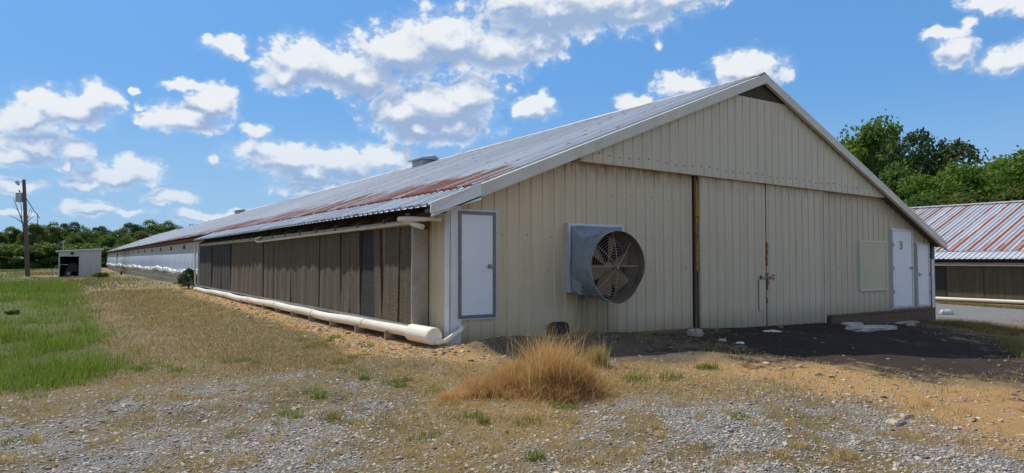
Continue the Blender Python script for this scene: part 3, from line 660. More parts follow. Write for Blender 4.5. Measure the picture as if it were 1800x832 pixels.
def skin(mb, rings, flip=False):
    n = len(mb.v)
    for r_ in rings: mb.v += r_
    for j in range(len(rings)-1):
        for i in range(SG):
            a = n+j*SG+i; b_ = n+j*SG+(i+1) % SG; f = (a, b_, b_+SG, a+SG); mb.f.append(f[::-1] if flip else f); mb.m.append(mb.mi)
skin(mb, ring)
inner = [[(FX+(x-FX)*.985, y, FZ+(z-FZ)*.985) for x, y, z in r_] for r_ in ring]
mb.mi = 1; skin(mb, inner, True)
mb.mi = 0; skin(mb, [ring[-1], inner[-1]])
for q in (0, math.pi*.62, math.pi*1.3):    # riveted laps
    mb.tube([(FX+r*1.004*math.cos(q), y, FZ+r*1.004*math.sin(q)) for y, r, k in prof[:-1]], .01, 5)
mb.build('discharge_cone', [M_galv, M_galvrust], fan, smooth=True)
mb = MB(); mb.tube([(FX, -.304, FZ), (FX, -.310, FZ)], R0*.96, 40); mb.build('fan_shade_disc', M_dark, fan)  # flat black disc painting the shaded hollow behind the blades
mb = MB(); Yg = -.56
for r in np.linspace(.05, .545, 13):
    mb.tube([(FX+r*math.cos(q), Yg-.10*(1-(r/.55)**2), FZ+r*math.sin(q)) for q in np.linspace(0, 2*math.pi, 49)], .0032, 4, False)
for q in range(8):
    a_ = q*math.pi/4+.02
    mb.tube([(FX+r*math.cos(a_), Yg-.105*(1-(r/.55)**2), FZ+r*math.sin(a_)) for r in np.linspace(.04, .55, 8)], .005 if q % 4 else .007, 5)
mb.build('fan_guard', M_wire, fan)
for k in range(6):
    a0 = math.radians(17+60*k); mb = MB(); Yf = -.43
    rows = []
    for r, w, tw in ((.08, .06, .8), (.20, .10, .6), (.34, .125, .48), (.47, .135, .40)):
        ca, sa_ = math.cos(a0), math.sin(a0); ux, uz = -sa_, ca
        rows.append([(FX+ca*r+ux*w*math.cos(tw)*s, Yf-w*math.sin(tw)*s, FZ+sa_*r+uz*w*math.cos(tw)*s) for s in (-1, -.3, .4, 1)])
    for (ya) in (0, .012):
        n = len(mb.v)
        for rw in rows: mb.v += [(x, y+ya, z) for x, y, z in rw]
        for i in range(3):
            for j in range(3): a = n+i*4+j; mb.f.append((a, a+1, a+5, a+4) if ya else (a, a+4, a+5, a+1)); mb.m.append(0)
    mb.build('fan_blade', M_blade, fan)
mb = MB(); mb.tube([(FX, -.20, FZ), (FX, -.45, FZ), (FX, -.47, FZ)], [.07, .085, .05], 16); mb.build('fan_hub', M_blade, fan); mb = MB(); mb.tube([(FX, Yg-.11, FZ), (FX, Yg-.125, FZ)], .032, 12); mb.build('guard_hub', M_wire, fan)
mb = MB(); mb.tube([(FX-.54, -.57, FZ+.02), (FX, -.685, FZ+.01), (FX+.54, -.57, FZ)], .011, 6); mb.build('fan_brace', M_blade, fan)
# maker's plate at the upper left of the housing: dark plate, pale oval with a dark bar
px_ = fx0+.13; pz_ = fz1-.17
mb = MB(); mb.box(px_-.045, px_+.045, -.1185, -.1155, pz_-.07, pz_+.07); pl = mb.build('maker_plate', M_dark, fan)
mb = MB()
for q in range(1):
    pts = [(px_+.034*math.cos(a_), -.1205, pz_+.045*math.sin(a_)) for a_ in np.linspace(0, 2*math.pi, 25)]; n = len(mb.v); mb.v += pts[:-1]; mb.f.append(tuple(range(n, n+24))); mb.m.append(0)
mb.box(px_-.02, px_+.02, -.124, -.1215, pz_-.008, pz_+.012)
mb.m[-6:] = [1]*6
mb.build('plate_emblem', [M_white, M_dark], pl)
# brown stain plate hanging under the fan housing
mb = MB(); mb.box(3.02, 3.05, -.035, -.021, fz0-.18, fz0-.02); mb.build('rust_drip', M_rust, H1)

# ---- evaporative cooling pads on the left side
XP = -.25; YS, YE = .72, 20.5; ZPB, ZPT = .22, 1.76
mb = MB(); mb.box(XP+.08, -.03, YS+.03, YE, -.3, ZPT+.05); mb.box(-.02, .03, YS-.04, YE, -.7, 1.95); mb.build('pad_backing', M_wood, H1)
edges = [352, 372, 388, 405, 421, 448, 462, 480, 497, 511, 522, 545, 560, 573, 598, 615, 633]
k = 0
for i in range(len(edges)-1):
    ya = onX(edges[i+1], 470, XP)[1]; yb = onX(edges[i], 470, XP)[1]
    mat = M_padd if edges[i] < 405 else M_pad
    mb = MB(); off = RNG.uniform(-.015, .015); tl = RNG.uniform(-.012, .012)
    nseg = max(3, int((yb-ya)/.15)); rows = []
    for q in range(nseg+1):
        y = ya+.006+(yb-ya-.012)*q/nseg; bulge = .012*math.sin(q*1.7+i)
        rows.append((y, off+bulge))
    n = len(mb.v)
    for y, d in rows:
        for z, w_ in ((ZPB, tl), (ZPB+.5, 0), (ZPT-.5, .004), (ZPT, -tl)): mb.v.append((XP-d+w_, y, z))
    for q in range(nseg):
        for zz in range(3): a = n+q*4+zz; mb.f.append((a, a+1, a+5, a+4)); mb.m.append(0)
    mb.quad((XP-rows[0][1]+tl, rows[0][0], ZPB), (XP+.07, rows[0][0], ZPB), (XP+.07, rows[0][0], ZPT), (XP-rows[0][1]-tl, rows[0][0], ZPT))
    mb.quad((XP-rows[-1][1]+tl, rows[-1][0], ZPB), (XP+.07, rows[-1][0], ZPB), (XP+.07, rows[-1][0], ZPT), (XP-rows[-1][1]-tl, rows[-1][0], ZPT))
    mb.build('cooling_pad', mat, H1)
def padquad(y0b, y1b, y0t, y1t, mat, x=XP, lab=None, th=.05):
    mb = MB(); mb.hexa([(x, y0b, ZPB), (x, y1b, ZPB), (x+th, y1b, ZPB), (x+th, y0b, ZPB), (x, y0t, ZPT), (x, y1t, ZPT), (x+th, y1t, ZPT), (x+th, y0t, ZPT)])
    o = mb.build('cooling_pad', mat, H1)
    if lab: o['label'] = lab
Yx = lambda px: onX(px, 470, XP)[1]
padquad(Yx(659), Yx(634), Yx(656), Yx(638), M_padb, XP+.005, 'near black new pad')
padquad(Yx(672), Yx(660), Yx(667), Yx(657), M_pad, XP-.01)
padquad(Yx(700), Yx(673), Yx(703), Yx(679), M_pad, XP-.012, 'leaning brown pad')
padquad(Yx(714), Yx(701), Yx(716), Yx(704), M_pad, XP+.0)
padquad(YS+.01, Yx(715), YS+.01, Yx(717), M_pad, XP-.008)
mb = MB(); mb.box(XP+.04, XP+.065, Yx(680), Yx(664), ZPB+.2, ZPT); mb.build('pad_core', M_padk, H1)
mb = MB(); mb.box(XP-.03, -.024, YS-.055, YS-.03, ZPB-.06, 1.86); mb.box(XP-.035, XP-.01, YS-.03, YS, ZPB-.06, ZPT+.04); mb.build('end_panel', worn('stained_grey_panel', (.42, .39, .33), (.2, .17, .12), .6, sc=2, amt=.6), H1)
mb = MB(); mb.box(XP-.03, XP+.06, YS, YE, ZPT, ZPT+.09); mb.build('top_channel', M_woodl, H1)
mb = MB(); mb.box(XP-.03, XP+.06, YS, YE, ZPB-.035, ZPB); mb.box(XP-.04, XP-.03, YS, YE, ZPB-.035, ZPB+.012); mb.build('bottom_channel', M_alu, H1)
mb = MB(); mb.box(XP-.05, .0, YE, YE+.10, -.3, 1.9); mb.build('end_post', M_alul, H1)
mb = MB(); mb.box(-.05, -.012, .05, YE+.1, 1.93, 2.12); mb.build('eave_boards', M_shadewood, H1)  # boards coloured dark to carry the shade under the eave
y = .55
while y < 20.8:
    mb = MB(); mb.hexa([(-.30, y, 1.80), (.02, y, 1.93), (.02, y+.045, 1.93), (-.30, y+.045, 1.80), (-.30, y, 1.90), (.02, y, 2.06), (.02, y+.045, 2.06), (-.30, y+.045, 1.90)])
    mb.box(-.16, -.05, y+.046, y+.075, 1.70, 1.96)
    mb.build('rafter_tail', M_wood, H1); y += 1.22
# gutter pipe under the pads
XG = XP-.07; zpipe = lambda y: .115-.002*y+.012*math.sin(y*.9)+.006*math.sin(y*2.3)
mb = MB(); ylist = np.linspace(.35, 20.9, 60); mb.tube([(XG+.012*math.sin(y*1.3), y, zpipe(y)) for y in ylist], .082, 16)
gt = mb.build('gutter_pipe', M_pvc, H1, smooth=True)
for y in np.arange(2.6, 20.5, 2.95):
    mb = MB(); mb.tube([(XG+.012*math.sin(q_*1.3), q_, zpipe(q_)) for q_ in (y-.07, y, y+.07)], .091, 16); mb.build('pipe_coupling', M_pvc, gt)
for y in np.arange(1.4, 20.8, 1.35):
    mb = MB(); mb.box(XG-.10, XG+.06, y, y+.035, -.22, zpipe(y)-.03); mb.build('pipe_support', M_woodl, gt)
mb = MB(); mb.tube([(XG, .62, .13), (XG, .60, .13), (XG, -.13, .135), (XG, -.15, .135)], [.10, .128, .128, .118], 24); mb.build('pipe_end_cap', M_pvc, gt)
mb = MB(); mb.tube([(XG+.02, -.10, .06), (XG+.04, -.20, .055), (XG+.12, -.26, .07), (.08, -.18, .20), (.13, -.15, .225), (.16, -.02, .225)], [.042, .042, .04, .035, .042, .042], 12); mb.build('drain_elbow', M_pvc, gt, smooth=True)
mb = MB(); mb.tube([(-.2+.0, 20.9, -.1), (-.36, 20.75, .3), (-.33, 21.0, 1.9)], .03, 8); mb.build('downpipe', M_pvcb, H1)
# water line under the eave
mb = MB(); XL = -.34; y1_ = onX(452, 408, XL)[1]
mb.tube([(XL, .62, 1.80), (XL, y1_-.1, 1.72), (XL, y1_, 1.72), (XL, y1_+.12, 1.76), (XL, y1_+.12, 1.82), (XL, y1_-.45, 1.84)], .025, 10)
wl = mb.build('water_line', M_pvcb, H1, smooth=True)
mb = MB(); mb.tube([(-.20, -.08, 1.82), (-.28, .10, 1.83), (-.30, .38, 1.84), (-.34, .62, 1.85), (-.36, 1.0, 1.87)], [.028, .028, .04, .05, .045], 10)
mb.tube([(-.33, .25, 1.72), (-.33, .62, 1.78)], [.042, .034], 12); mb.build('pipe_fitting', M_pvcb, wl)
mb = MB(); mb.tube([(-.35, .72, 1.87), (-.35, .72, 1.93)], .018, 8); mb.tube([(-.35, .64, 1.935), (-.35, .80, 1.94)], .014, 6); mb.build('valve_handle', M_red, wl)

# ---- long side wall beyond the pads
XW = .5; Y0 = 20.95
mb = MB(); mb.box(XW, XW+.06, Y0-.4, LEN, -.8, 2.20); mb.box(-.02, XW+.06, Y0-.05, Y0, -.3, 2.1); mb.build('rear_side_wall', M_wood, H1)
mb = MB(); mb.box(XW-.012, XW-.001, Y0, LEN, 1.76, 2.08); vs = mb.build('vent_board', M_slat, H1)
mb = MB(); mb.box(XW-.05, XW-.012, Y0, LEN, 2.08, 2.20); mb.box(.33, XW-.05, Y0, LEN, 2.19, 2.24); mb.build('fascia', M_rust, H1)
mb = MB()
for zz in np.arange(1.79, 2.06, .075): mb.box(XW-.018, XW-.0125, Y0, LEN, zz, zz+.008)
mb.build('board_joint', M_wood, vs)
y = onX(326, 437, XW)[1]
while y < LEN-3:
    mb = MB(); mb.box(XW-.028, XW-.0185, y, y+.62, 1.80, 1.99); mb.build('wall_inlet', M_dark, H1); y += 5.1
mb = MB(); mb.box(XW-.045, XW-.002, Y0, LEN, 1.53, 1.759); mb.box(XW-.055, XW-.0455, Y0, LEN, 1.62, 1.64); mb.build('batten_board', M_board, H1)
mb = MB(); n = len(mb.v); ys_ = np.arange(Y0, LEN, .14)
for i, y in enumerate(ys_):
    d = .02*math.sin(i*2.1)+.012*math.sin(i*.73)
    mb.v += [(XW-.05-d*.4, y, 1.55), (XW-.09-d, y, 1.1), (XW-.10-d*1.2, y, .66)]
for i in range(len(ys_)-1):
    for q in range(2): a = n+i*3+q; mb.f.append((a, a+1, a+4, a+3)); mb.m.append(0)
mb.build('side_curtain', M_curt, H1)
mb = MB(); n = len(mb.v); rr = random.Random(4); ys_ = np.arange(Y0, LEN, .16); K = 9
for i, y in enumerate(ys_):
    zc = .62+.05*math.sin(y*.35)+.03*math.sin(y*1.1)
    for q in range(K):
        a_ = math.pi*(.5+q/(K-1)); r = .13*rr.uniform(.55, 1.25)
        mb.v.append((XW-.06+r*1.1*math.cos(a_), y+rr.uniform(-.04, .04), zc+r*1.1*math.sin(a_)))
for i in range(len(ys_)-1):
    for q in range(K-1): a = n+i*K+q; mb.f.append((a, a+1, a+1+K, a+K)); mb.m.append(0)
mb.build('rolled_plastic', M_tarp, H1)
mb = MB()
for q, (z0, z1) in enumerate(((-.6, .08), (.09, .20), (.21, .32), (.33, .55))): mb.box(XW-.03-.003*(q % 2), XW-.001, Y0, LEN, z0, z1)
mb.build('foundation_boards', M_slat, H1)
mb = MB(); ys_ = np.arange(Y0, LEN, .8)
mb.tube([(XW-.20, y, .50+.04*math.sin(y*.4)+.025*math.sin(y*1.3)) for y in ys_], .018, 5); mb.build('cable_run', M_black, H1)
mb = MB(); mb.tube([(XW-.12, y, .20+.01*math.sin(y*.5)) for y in ys_], .022, 6); mb.build('low_water_pipe', M_pvcb, H1)
mb = MB(); yy = onX(206, 450, XW-.1)[1]; mb.box(XW-.14, XW-.10, yy-.25, yy+.25, .3, 2.0); mb.build('dark_conduit', M_black, H1)
# far gable and right side wall close the volume
mb = MB(); mb.box(XW1-.05, XW1, .06, LEN, -.8, 1.9); mb.box(.5, XW1, LEN-.05, LEN, -.8, 1.9); mb.build('far_walls', M_cream, H1)
mb = MB(); mb.box(14.38, 14.45, .02, 3, 1.56, 1.62); mb.build('right_eave_soffit', M_wood, H1)
# low plank sill below the window and doors
mb = MB(); xa = onY(1461, 560, -.12)[0]; mb.box(xa, 14.15, -.14, -.05, -.55, -.04); mb.box(xa, 14.15, -.16, -.04, -.035, -.005); mb.build('sill_board', M_wood, H1)

# ------------------------------------------------------------------ second house on the right
H2 = empty('poultry_house', (30.85, 0, -.68))
tag(H2, 'lower farm building behind on the right, white metal roof with bold diagonal rust streaks', 'farm building', 'poultry houses')
Yb0 = -1.
ssh = MB(); roofsheet(ssh, .30, XR, Yb0, 150, .03, .004); ssh.build('roof', M_roofs, H2)
mb = MB(); ribsheet(mb, Yb0, 150, lambda s, d: (XR, s, ZR+.03+d), lambda s, d: (14.50, s, zroof(14.50)+.03+d)); mb.build('rear_roof_slope', M_roofs, H2)
mb = MB(); roofsheet(mb, -.55, .75, Yb0, 80, -.002); mb.build('lower_roof_extension', worn('pale_new_roof', (.66, .69, .70), (.5, .5, .5), .42, .3, sc=1, stretch=(.3, 4.4, 1), amt=.5), H2)
mb = MB(); mb.hexa([(-.5, Yb0, zroof(-.5)-.05), (XR, Yb0, ZR-.05), (XR, 150, ZR-.05), (-.5, 150, zroof(-.5)-.05), (-.5, Yb0, zroof(-.5)-.015), (XR, Yb0, ZR-.015), (XR, 150, ZR-.015), (-.5, 150, zroof(-.5)-.015)]); mb.build('roof_deck', M_wood, H2)
mb = MB(); mb.box(XR-.2, XR+.2, Yb0, 150, ZR+.03, ZR+.10); mb.build('ridge_cap', M_tarp, H2)
mb = MB(); mb.box(.0, .1, Yb0, 150, -.6, 2.1); mb.build('side_wall', M_wood, H2)
mb = MB(); mb.box(-.30, -.24, Yb0, 150, 1.68, 1.78); mb.build('top_channel', M_woodl, H2)
mb = MB(); mb.tube([(-.36, Yb0, 1.66), (-.36, 80, 1.66)], .035, 8); mb.build('water_line', M_pvcb, H2)
for i in range(34):
    y0 = Yb0+i*1.6; mb = MB(); o_2 = RNG.uniform(-.015, .015); mb.box(-.25+o_2, -.15, y0+.01, y0+1.59, .12, 1.68); mb.build('cooling_pad', M_pad if i % 5 else M_padd, H2)
mb = MB(); mb.tube([(-.34, Yb0, .05), (-.34, 60, .05)], .08, 12); mb.build('gutter_pipe', M_pvc, H2)
mb = MB(); mb.box(-.06, 14.3, Yb0, Yb0+.05, -.6, 1.9); mb.hexa([(0, Yb0, 1.9), (14.3, Yb0, 1.9), (14.3, Yb0+.05, 1.9), (0, Yb0+.05, 1.9), (XR-.1, Yb0, ZR-.1), (XR+.1, Yb0, ZR-.1), (XR+.1, Yb0+.05, ZR-.1), (XR-.1, Yb0+.05, ZR-.1)]); mb.build('gable_wall', M_cream, H2)

# ------------------------------------------------------------------ storage shed on the left
SY = 68.; zs0 = gz1(-4, SY)
def shx(px): return onY(px, 450, SY)[0]
sx_a, sx_b = shx(103), shx(178); zt_a, zt_b = onY(103, 443, SY)[2], onY(178, 439, SY)[2]
S = empty('storage_shed', (sx_a, SY, zs0)); tag(S, 'small pale lean-to shed with an open dark bay, at the far end of the grass', 'shed')
w_ = sx_b-sx_a; ha, hb_ = zt_a-zs0, zt_b-zs0
bx0, bx1 = shx(105.5)-sx_a, shx(139)-sx_a; bz = onY(120, 451, SY)[2]-zs0
mb = MB(); zt = lambda s: ha+(hb_-ha)*s/w_
wallY(mb, bx1, w_, 0, lambda s: -.3, zt); mb.box(0, bx0, 0, .1, -.3, ha); wallY(mb, bx0, bx1, 0, lambda s: bz, zt)
mb.box(w_-.08, w_, .001, 5.5, -.3, hb_-.02); mb.box(0, .08, .1, 5.5, -.3, ha-.02); mb.box(0, w_, 5.4, 5.5, -.3, ha-.1); mb.build('shed_wall', M_shed, S)
mb = MB(); mb.hexa([(-.25, -.25, ha), (w_+.2, -.25, hb_+.01), (w_+.2, 5.7, hb_+.01), (-.25, 5.7, ha), (-.25, -.25, ha+.12), (w_+.2, -.25, hb_+.13), (w_+.2, 5.7, hb_+.13), (-.25, 5.7, ha+.12)]); mb.build('shed_roof', M_alul, S)
mb = MB(); mb.tube([((bx0+bx1)/2+.2, -.02, bz+.30), ((bx0+bx1)/2+.2, -.15, bz+.28)], [.10, .13], 10); mb.build('wall_lamp', M_black, S)
mb = MB(); mb.tube([(w_*.1, 2, ha), (w_*.1, 2, ha+1.0)], .05, 6); mb.tube([(w_*.06, 2, ha+1.0), (w_*.14, 2, ha+1.05)], .09, 6); mb.build('roof_stack', M_alu, S)
mb = MB(); mb.box(bx0+.02, bx1-.02, 3.2, 3.3, .0, bz); mb.build('bay_shade_sheet', M_dark, S)  # near-black sheet standing in for the shade deep in the bay
mb = MB(); mb.box(.3, 1.9, -.5, .2, .45, .85); mb.hexa([(.5, -.4, .85), (1.3, -.4, .85), (1.3, .1, .85), (.5, .1, .85), (.6, -.3, 1.3), (1.1, -.3, 1.3), (1.1, 0, 1.3), (.6, 0, 1.3)])
mach = mb.build('machinery', M_black, loc=(sx_a+.3, SY+1.0, gz1(sx_a+1, SY+1)-.0)); tag(mach, 'dark machinery standing in the open bay of the pale shed', 'machine')
for xx in (.5, 1.7):
    mb = MB(); mb.tube([(xx, -.62, .30), (xx, -.50, .30)], .32, 18); wh = mb.build('wheel', M_black, mach)
    mb = MB(); mb.tube([(xx, -.64, .30), (xx, -.625, .30)], .14, 12); mb.build('rim', M_alu, wh)
# bent hoop of pipe in front of the shed
g_ = onY(93, 470, SY-3); mb = MB(); hz = gz1(g_[0], SY-3)
mb.tube([(g_[0], SY-3, hz), (g_[0]+.02, SY-3, hz+.7), (g_[0]+.25, SY-3, hz+1.05), (g_[0]+.7, SY-3, hz+1.2), (g_[0]+1.15, SY-3, hz+1.15)], .035, 6)
tag(mb.build('bent_pipe', M_alu), 'thin bent grey pipe standing by the left edge of the shed', 'pipe')

# ------------------------------------------------------------------ utility pole
pb_ = gpt(49, 486); PD = float(np.dot(pb_-CAM, Fh)); top = CAM+ray(42, 316)*(PD/np.dot(ray(42, 316), Fh))
px2m = PD/FPX
U = empty('utility_pole', (pb_[0], pb_[1], pb_[2])); tag(U, 'tall leaning wooden power pole with a grey transformer can, on the left grass', 'utility pole')
tv = Vector(top-pb_); rx = Vector(Rt)
mb = MB(); mb.tube([(0, 0, -.3), tv*.5, tv], [.17*px2m/.046, .145*px2m/.046, .12*px2m/.046], 12); mb.build('pole', M_pole, U)
q = lambda px, py: Vector(CAM+ray(px, py)*(PD/np.dot(ray(px, py), Fh))-pb_)
mb = MB(); c_ = q(34, 347); rr_ = 5.6*px2m; hh = 8.5*px2m
mb.tube([c_+Vector((0, 0, -hh)), c_+Vector((0, 0, -hh*.95)), c_+Vector((0, 0, hh*.9)), c_+Vector((0, 0, hh))], [rr_*.9, rr_, rr_, rr_*.8], 18); tr = mb.build('transformer', M_trans, U)
mb = MB(); mb.tube([c_+Vector((0, 0, hh)), c_+Vector((0, 0, hh+4*px2m))], 1.2*px2m, 8); mb.build('bushing', M_alu, tr)
mb = MB(); mb.tube([c_+rx*rr_*.9+Vector((0, 0, hh*.6)), q(44, 342)], .06, 6); mb.tube([c_+rx*rr_*.9-Vector((0, 0, hh*.6)), q(44, 352)], .06, 6); mb.build('bracket', M_alu, tr)
mb = MB(); mb.tube([q(42, 321), q(35, 320), q(31, 319)], .035, 6); lm = mb.build('lamp_arm', M_alu, U)
mb = MB(); mb.tube([q(30.5, 318.5), q(29, 320), q(33, 325)], [.06, .16, .12], 8); mb.build('lamp_head', M_trans, lm)
mb = MB(); a_ = q(46, 349); 
pts = [a_, q(52, 358), q(58, 368), q(64, 376), q(70, 384)]; mb.tube([Vector(pb_)+p for p in pts], .035, 5)
tag(mb.build('service_cable', M_black), 'black cable sloping down from the transformer of the wooden pole', 'cable')
# black stub posts by the long wall
for (px, py, hpx) in ((213, 484, 6), (163, 473, 5)):
    g = gpt(px, py); d_ = float(np.dot(g-CAM, Fh)); mb = MB(); mb.tube([(0, 0, -.1), (0, 0, hpx*d_/FPX)], 1.5*d_/FPX, 8); mb.tube([(0, 0, hpx*d_/FPX), (0, 0, hpx*d_/FPX+.03)], 2.*d_/FPX, 8)
    tag(mb.build('stub_post', M_black, loc=tuple(g)), 'short black stub post on bare dirt by the long white wall' if px > 200 else 'short black post on the grass in front of the pale shed', 'post')

# ------------------------------------------------------------------ vegetation
def leafmat(name, c1, c2, trans=.3, rough=.6):
    m, t, b = newmat(name); at = t.n('ShaderNodeAttribute', attribute_name='tint'); col = t.mix(at.outputs['Fac'], c1, c2)
    oi = t.n('ShaderNodeObjectInfo'); col = t.mix(t.math('MULTIPLY', oi.outputs['Random'], .35), col, tuple(c*.62 for c in c2))
    setb(t, b, col, rough); b.inputs['Specular IOR Level'].default_value = .25
    tr = t.n('ShaderNodeBsdfTranslucent'); t.put(tr.inputs[0], t.mix(.5, col, tuple(min(1, c*1.5) for c in c2)))
    mx = t.n('ShaderNodeMixShader'); mx.inputs[0].default_value = trans; t.L.new(b.outputs[0], mx.inputs[1]); t.L.new(tr.outputs[0], mx.inputs[2])
    t.L.new(mx.outputs[0], m.node_tree.nodes['Material Output'].inputs[0]); return m
L_mid = leafmat('mid_green_leaves', (.040, .078, .016), (.12, .19, .034), .45)
L_dark = leafmat('dark_green_leaves', (.022, .045, .016), (.066, .105, .030), .38)
L_bright = leafmat('bright_green_leaves', (.05, .11, .014), (.16, .25, .03), .45)
L_olive = leafmat('olive_green_leaves', (.05, .078, .014), (.14, .17, .035), .42)
def crown(name, mat, R, H, z0, nblob, nleaf, ls, seed, parent, shape=1.0, hole=.0):
    r = np.random.default_rng(seed); C_ = []; 
    for i in range(nblob):
        while True:
            p = r.uniform(-1, 1, 3)
            if .35 < np.linalg.norm(p) < 1.: break
        zz = (p[2]*.5+.5); wr = R*(.62+.5*math.sin(math.pi*min(1, max(0, zz*.8+.10))))*shape
        C_.append((p[0]*wr*.8, p[1]*wr*.8, z0+zz*H*.88, R*r.uniform(.20, .42), r.uniform(0, 1)))
    C_ = np.array(C_); idx = r.integers(0, nblob, nleaf); c = C_[idx]
    d = r.normal(size=(nleaf, 3)); d /= np.linalg.norm(d, axis=1)[:, None]; d[:, 2] = np.where(d[:, 2] < -.4, -d[:, 2]*.5, d[:, 2])
    rad = c[:, 3]*(r.uniform(.35, 1., nleaf)**.4)*r.choice([1, 1.15, .85], nleaf)
    p = c[:, :3]+d*rad[:, None]*np.array([1, 1, .9]); nn = d+r.normal(size=d.shape)*.75; nn /= np.linalg.norm(nn, axis=1)[:, None]
    u = np.cross(nn, r.normal(size=d.shape)); u /= np.linalg.norm(u, axis=1)[:, None]; v = np.cross(nn, u)
    s = ls*r.uniform(.5, 1.2, nleaf)[:, None]
    V = np.stack([p+u*s, p+v*s*.6, p-u*s, p-v*s*.6], 1).reshape(-1, 3); F = np.arange(nleaf*4).reshape(-1, 4)
    tint = np.repeat(np.clip(c[:, 4]*.6+r.uniform(0, .4, nleaf), 0, 1), 4)
    o = npmesh(name, V, F, mat, parent, {'tint': tint}); return o, C_
def make_tree(label, mat, R, H, trunk_h, seed, nblob=26, nleaf=9000, ls=.24, shape=1.):
    T = empty('broadleaf_tree'); cr, C_ = crown('crown', mat, R, H-trunk_h, trunk_h, nblob, nleaf, ls, seed, T, shape)
    mb = MB(); rr = random.Random(seed); mb.tube([(0, 0, -1.), (rr.uniform(-.2, .2), rr.uniform(-.2, .2), H*.3), (rr.uniform(-.3, .3), rr.uniform(-.3, .3), H*.8)], [H*.028, H*.02, H*.006], 8)
    for i in range(min(10, nblob)):
        c = C_[i]; zb_ = H*rr.uniform(.22, .5); mb.tube([(0, 0, zb_), (c[0]*.5, c[1]*.5, (zb_+c[2])*.5+.2), (c[0], c[1], c[2])], [H*.010, H*.006, H*.002], 5)
    mb.build('trunk', M_bark, T); return T
protos = {}
def place(kind, px, ytop, Z, label, group, rz=None, wid=1.):
    T = protos[kind]; H = T['_h']
    x, y = (CAM+Fh*Z+Rt*(px-900)/FPX*Z)[:2]; zb_ = gz1(x, y)-.2; h = CAM[2]+(HOR-ytop)/FPX*Z-zb_; s = h/H
    if not T.get('_used'): T['_used'] = 1; o = T
    else: o = copy_tree(T)
    o.location = (x, y, zb_); o.scale = (s*wid, s*wid, s); o.rotation_euler = (0, 0, random.uniform(0, 6.28) if rz is None else rz)
    tag(o, label, 'tree', group); return o
for kd, mat, R, H, th_, sd, nb, nl, ls in (('mid', L_mid, 4.6, 12, .5, 1, 60, 17000, .21), ('mid2', L_mid, 4.2, 12, .4, 2, 54, 16000, .21), ('dark', L_dark, 4.6, 12, .6, 3, 56, 16000, .21), ('olive', L_olive, 4.0, 12, .4, 4, 48, 14000, .21),
                                           ('bright', L_bright, 4.4, 12, .5, 5, 56, 17000, .21)):
    T = make_tree('', mat, R, H, th_, sd, nb, nl, ls); T['_h'] = H; protos[kd] = T
gl = 'trees of the far wood beyond the grass'
left = [('mid', -60, 385, 118), ('olive', -15, 396, 112), ('mid2', 22, 393, 120), ('olive', 60, 388, 108), ('mid', 92, 386, 116), ('dark', 122, 381, 122), ('mid', 150, 397, 112), ('dark', 180, 389, 118), ('mid2', 212, 396, 112),
        ('dark', 240, 383, 124), ('mid', 268, 382, 128), ('olive', 255, 402, 108), ('mid', 300, 384, 130), ('mid2', 335, 389, 132), ('dark', 365, 387, 138), ('mid', 398, 377, 150), ('dark', 20, 402, 135), ('mid', 130, 405, 104), ('mid2', 190, 408, 104), ('dark', 75, 400, 132), ('mid', 225, 410, 104), ('dark', -110, 380, 125), ('mid2', -40, 405, 102)]
for i, (k, px, yt, Z) in enumerate(left):
    lm_ = 'past the left edge of the picture' if px < 0 else 'left of the power pole' if px < 42 else 'between the power pole and the shed' if px < 100 else 'above the left half of the shed' if px < 135 else 'above the right half of the shed' if px < 178 else 'just right of the shed' if px < 222 else 'over the low end of the long roof' if px < 290 else 'behind the long roof between two ridge vents'
    lab = {'dark': 'dark green', 'olive': 'yellowish olive', 'mid': 'mid green', 'mid2': 'round bushy green'}[k]+(' front' if Z < 107 else '')+' tree of the far wood, '+lm_
    if px > 390: lab = 'small treetop showing just above the long roof beside a ridge vent'
    place(k, px, yt, Z, lab, gl+(' ('+k.replace('mid2', 'round').replace('mid', 'mid green')+')'), wid=random.uniform(.9, 1.15))
grp2 = 'trees behind the right building'
right = [('bright', 1533, 197, 66, 'tall bright green tree on the left of the right-hand group, beside the roof edge', .78), ('dark', 1585, 196, 72, 'tall dark tree in the middle of the right-hand group, behind the bright green one', .78), ('dark', 1650, 222, 70, 'dark spreading tree on the right flank of the tallest group', .85),
         ('mid', 1570, 280, 58, 'mid green tree low between the cream roof edge and the dark trees', .9), ('bright', 1640, 300, 54, 'bright green tree just above the streaked roof, left one', 1.1), ('bright', 1700, 282, 56, 'bright green tree above the streaked roof, middle one', 1.15),
         ('mid', 1745, 270, 62, 'mid green tree above the streaked roof near the picture edge', 1.1), ('bright', 1790, 262, 58, 'bright green tree at the right picture edge above the streaked roof', 1.2), ('dark', 1425, 193, 84, 'dark pointed treetop peeping over the cream gable roof', .55),
         ('mid2', 1470, 232, 78, 'small round treetop just over the roof slope, left of the tall bright tree', .7), ('mid', 1850, 235, 66, 'tree past the right picture edge', 1.2), ('mid2', 1610, 330, 50, 'low bushy tree directly above the streaked roof by the cream eave', 1.2), ('olive', 1690, 325, 50, 'low olive tree along the ridge of the streaked roof', 1.3), ('olive', 1760, 320, 50, 'low olive tree along the streaked ridge near the picture edge', 1.3), ('olive', 1545, 330, 52, 'low olive tree beside the slope of the cream gable', 1.1)]
for k, px, yt, Z, lab, w in right: place(k, px, yt, Z, lab, grp2, wid=w)
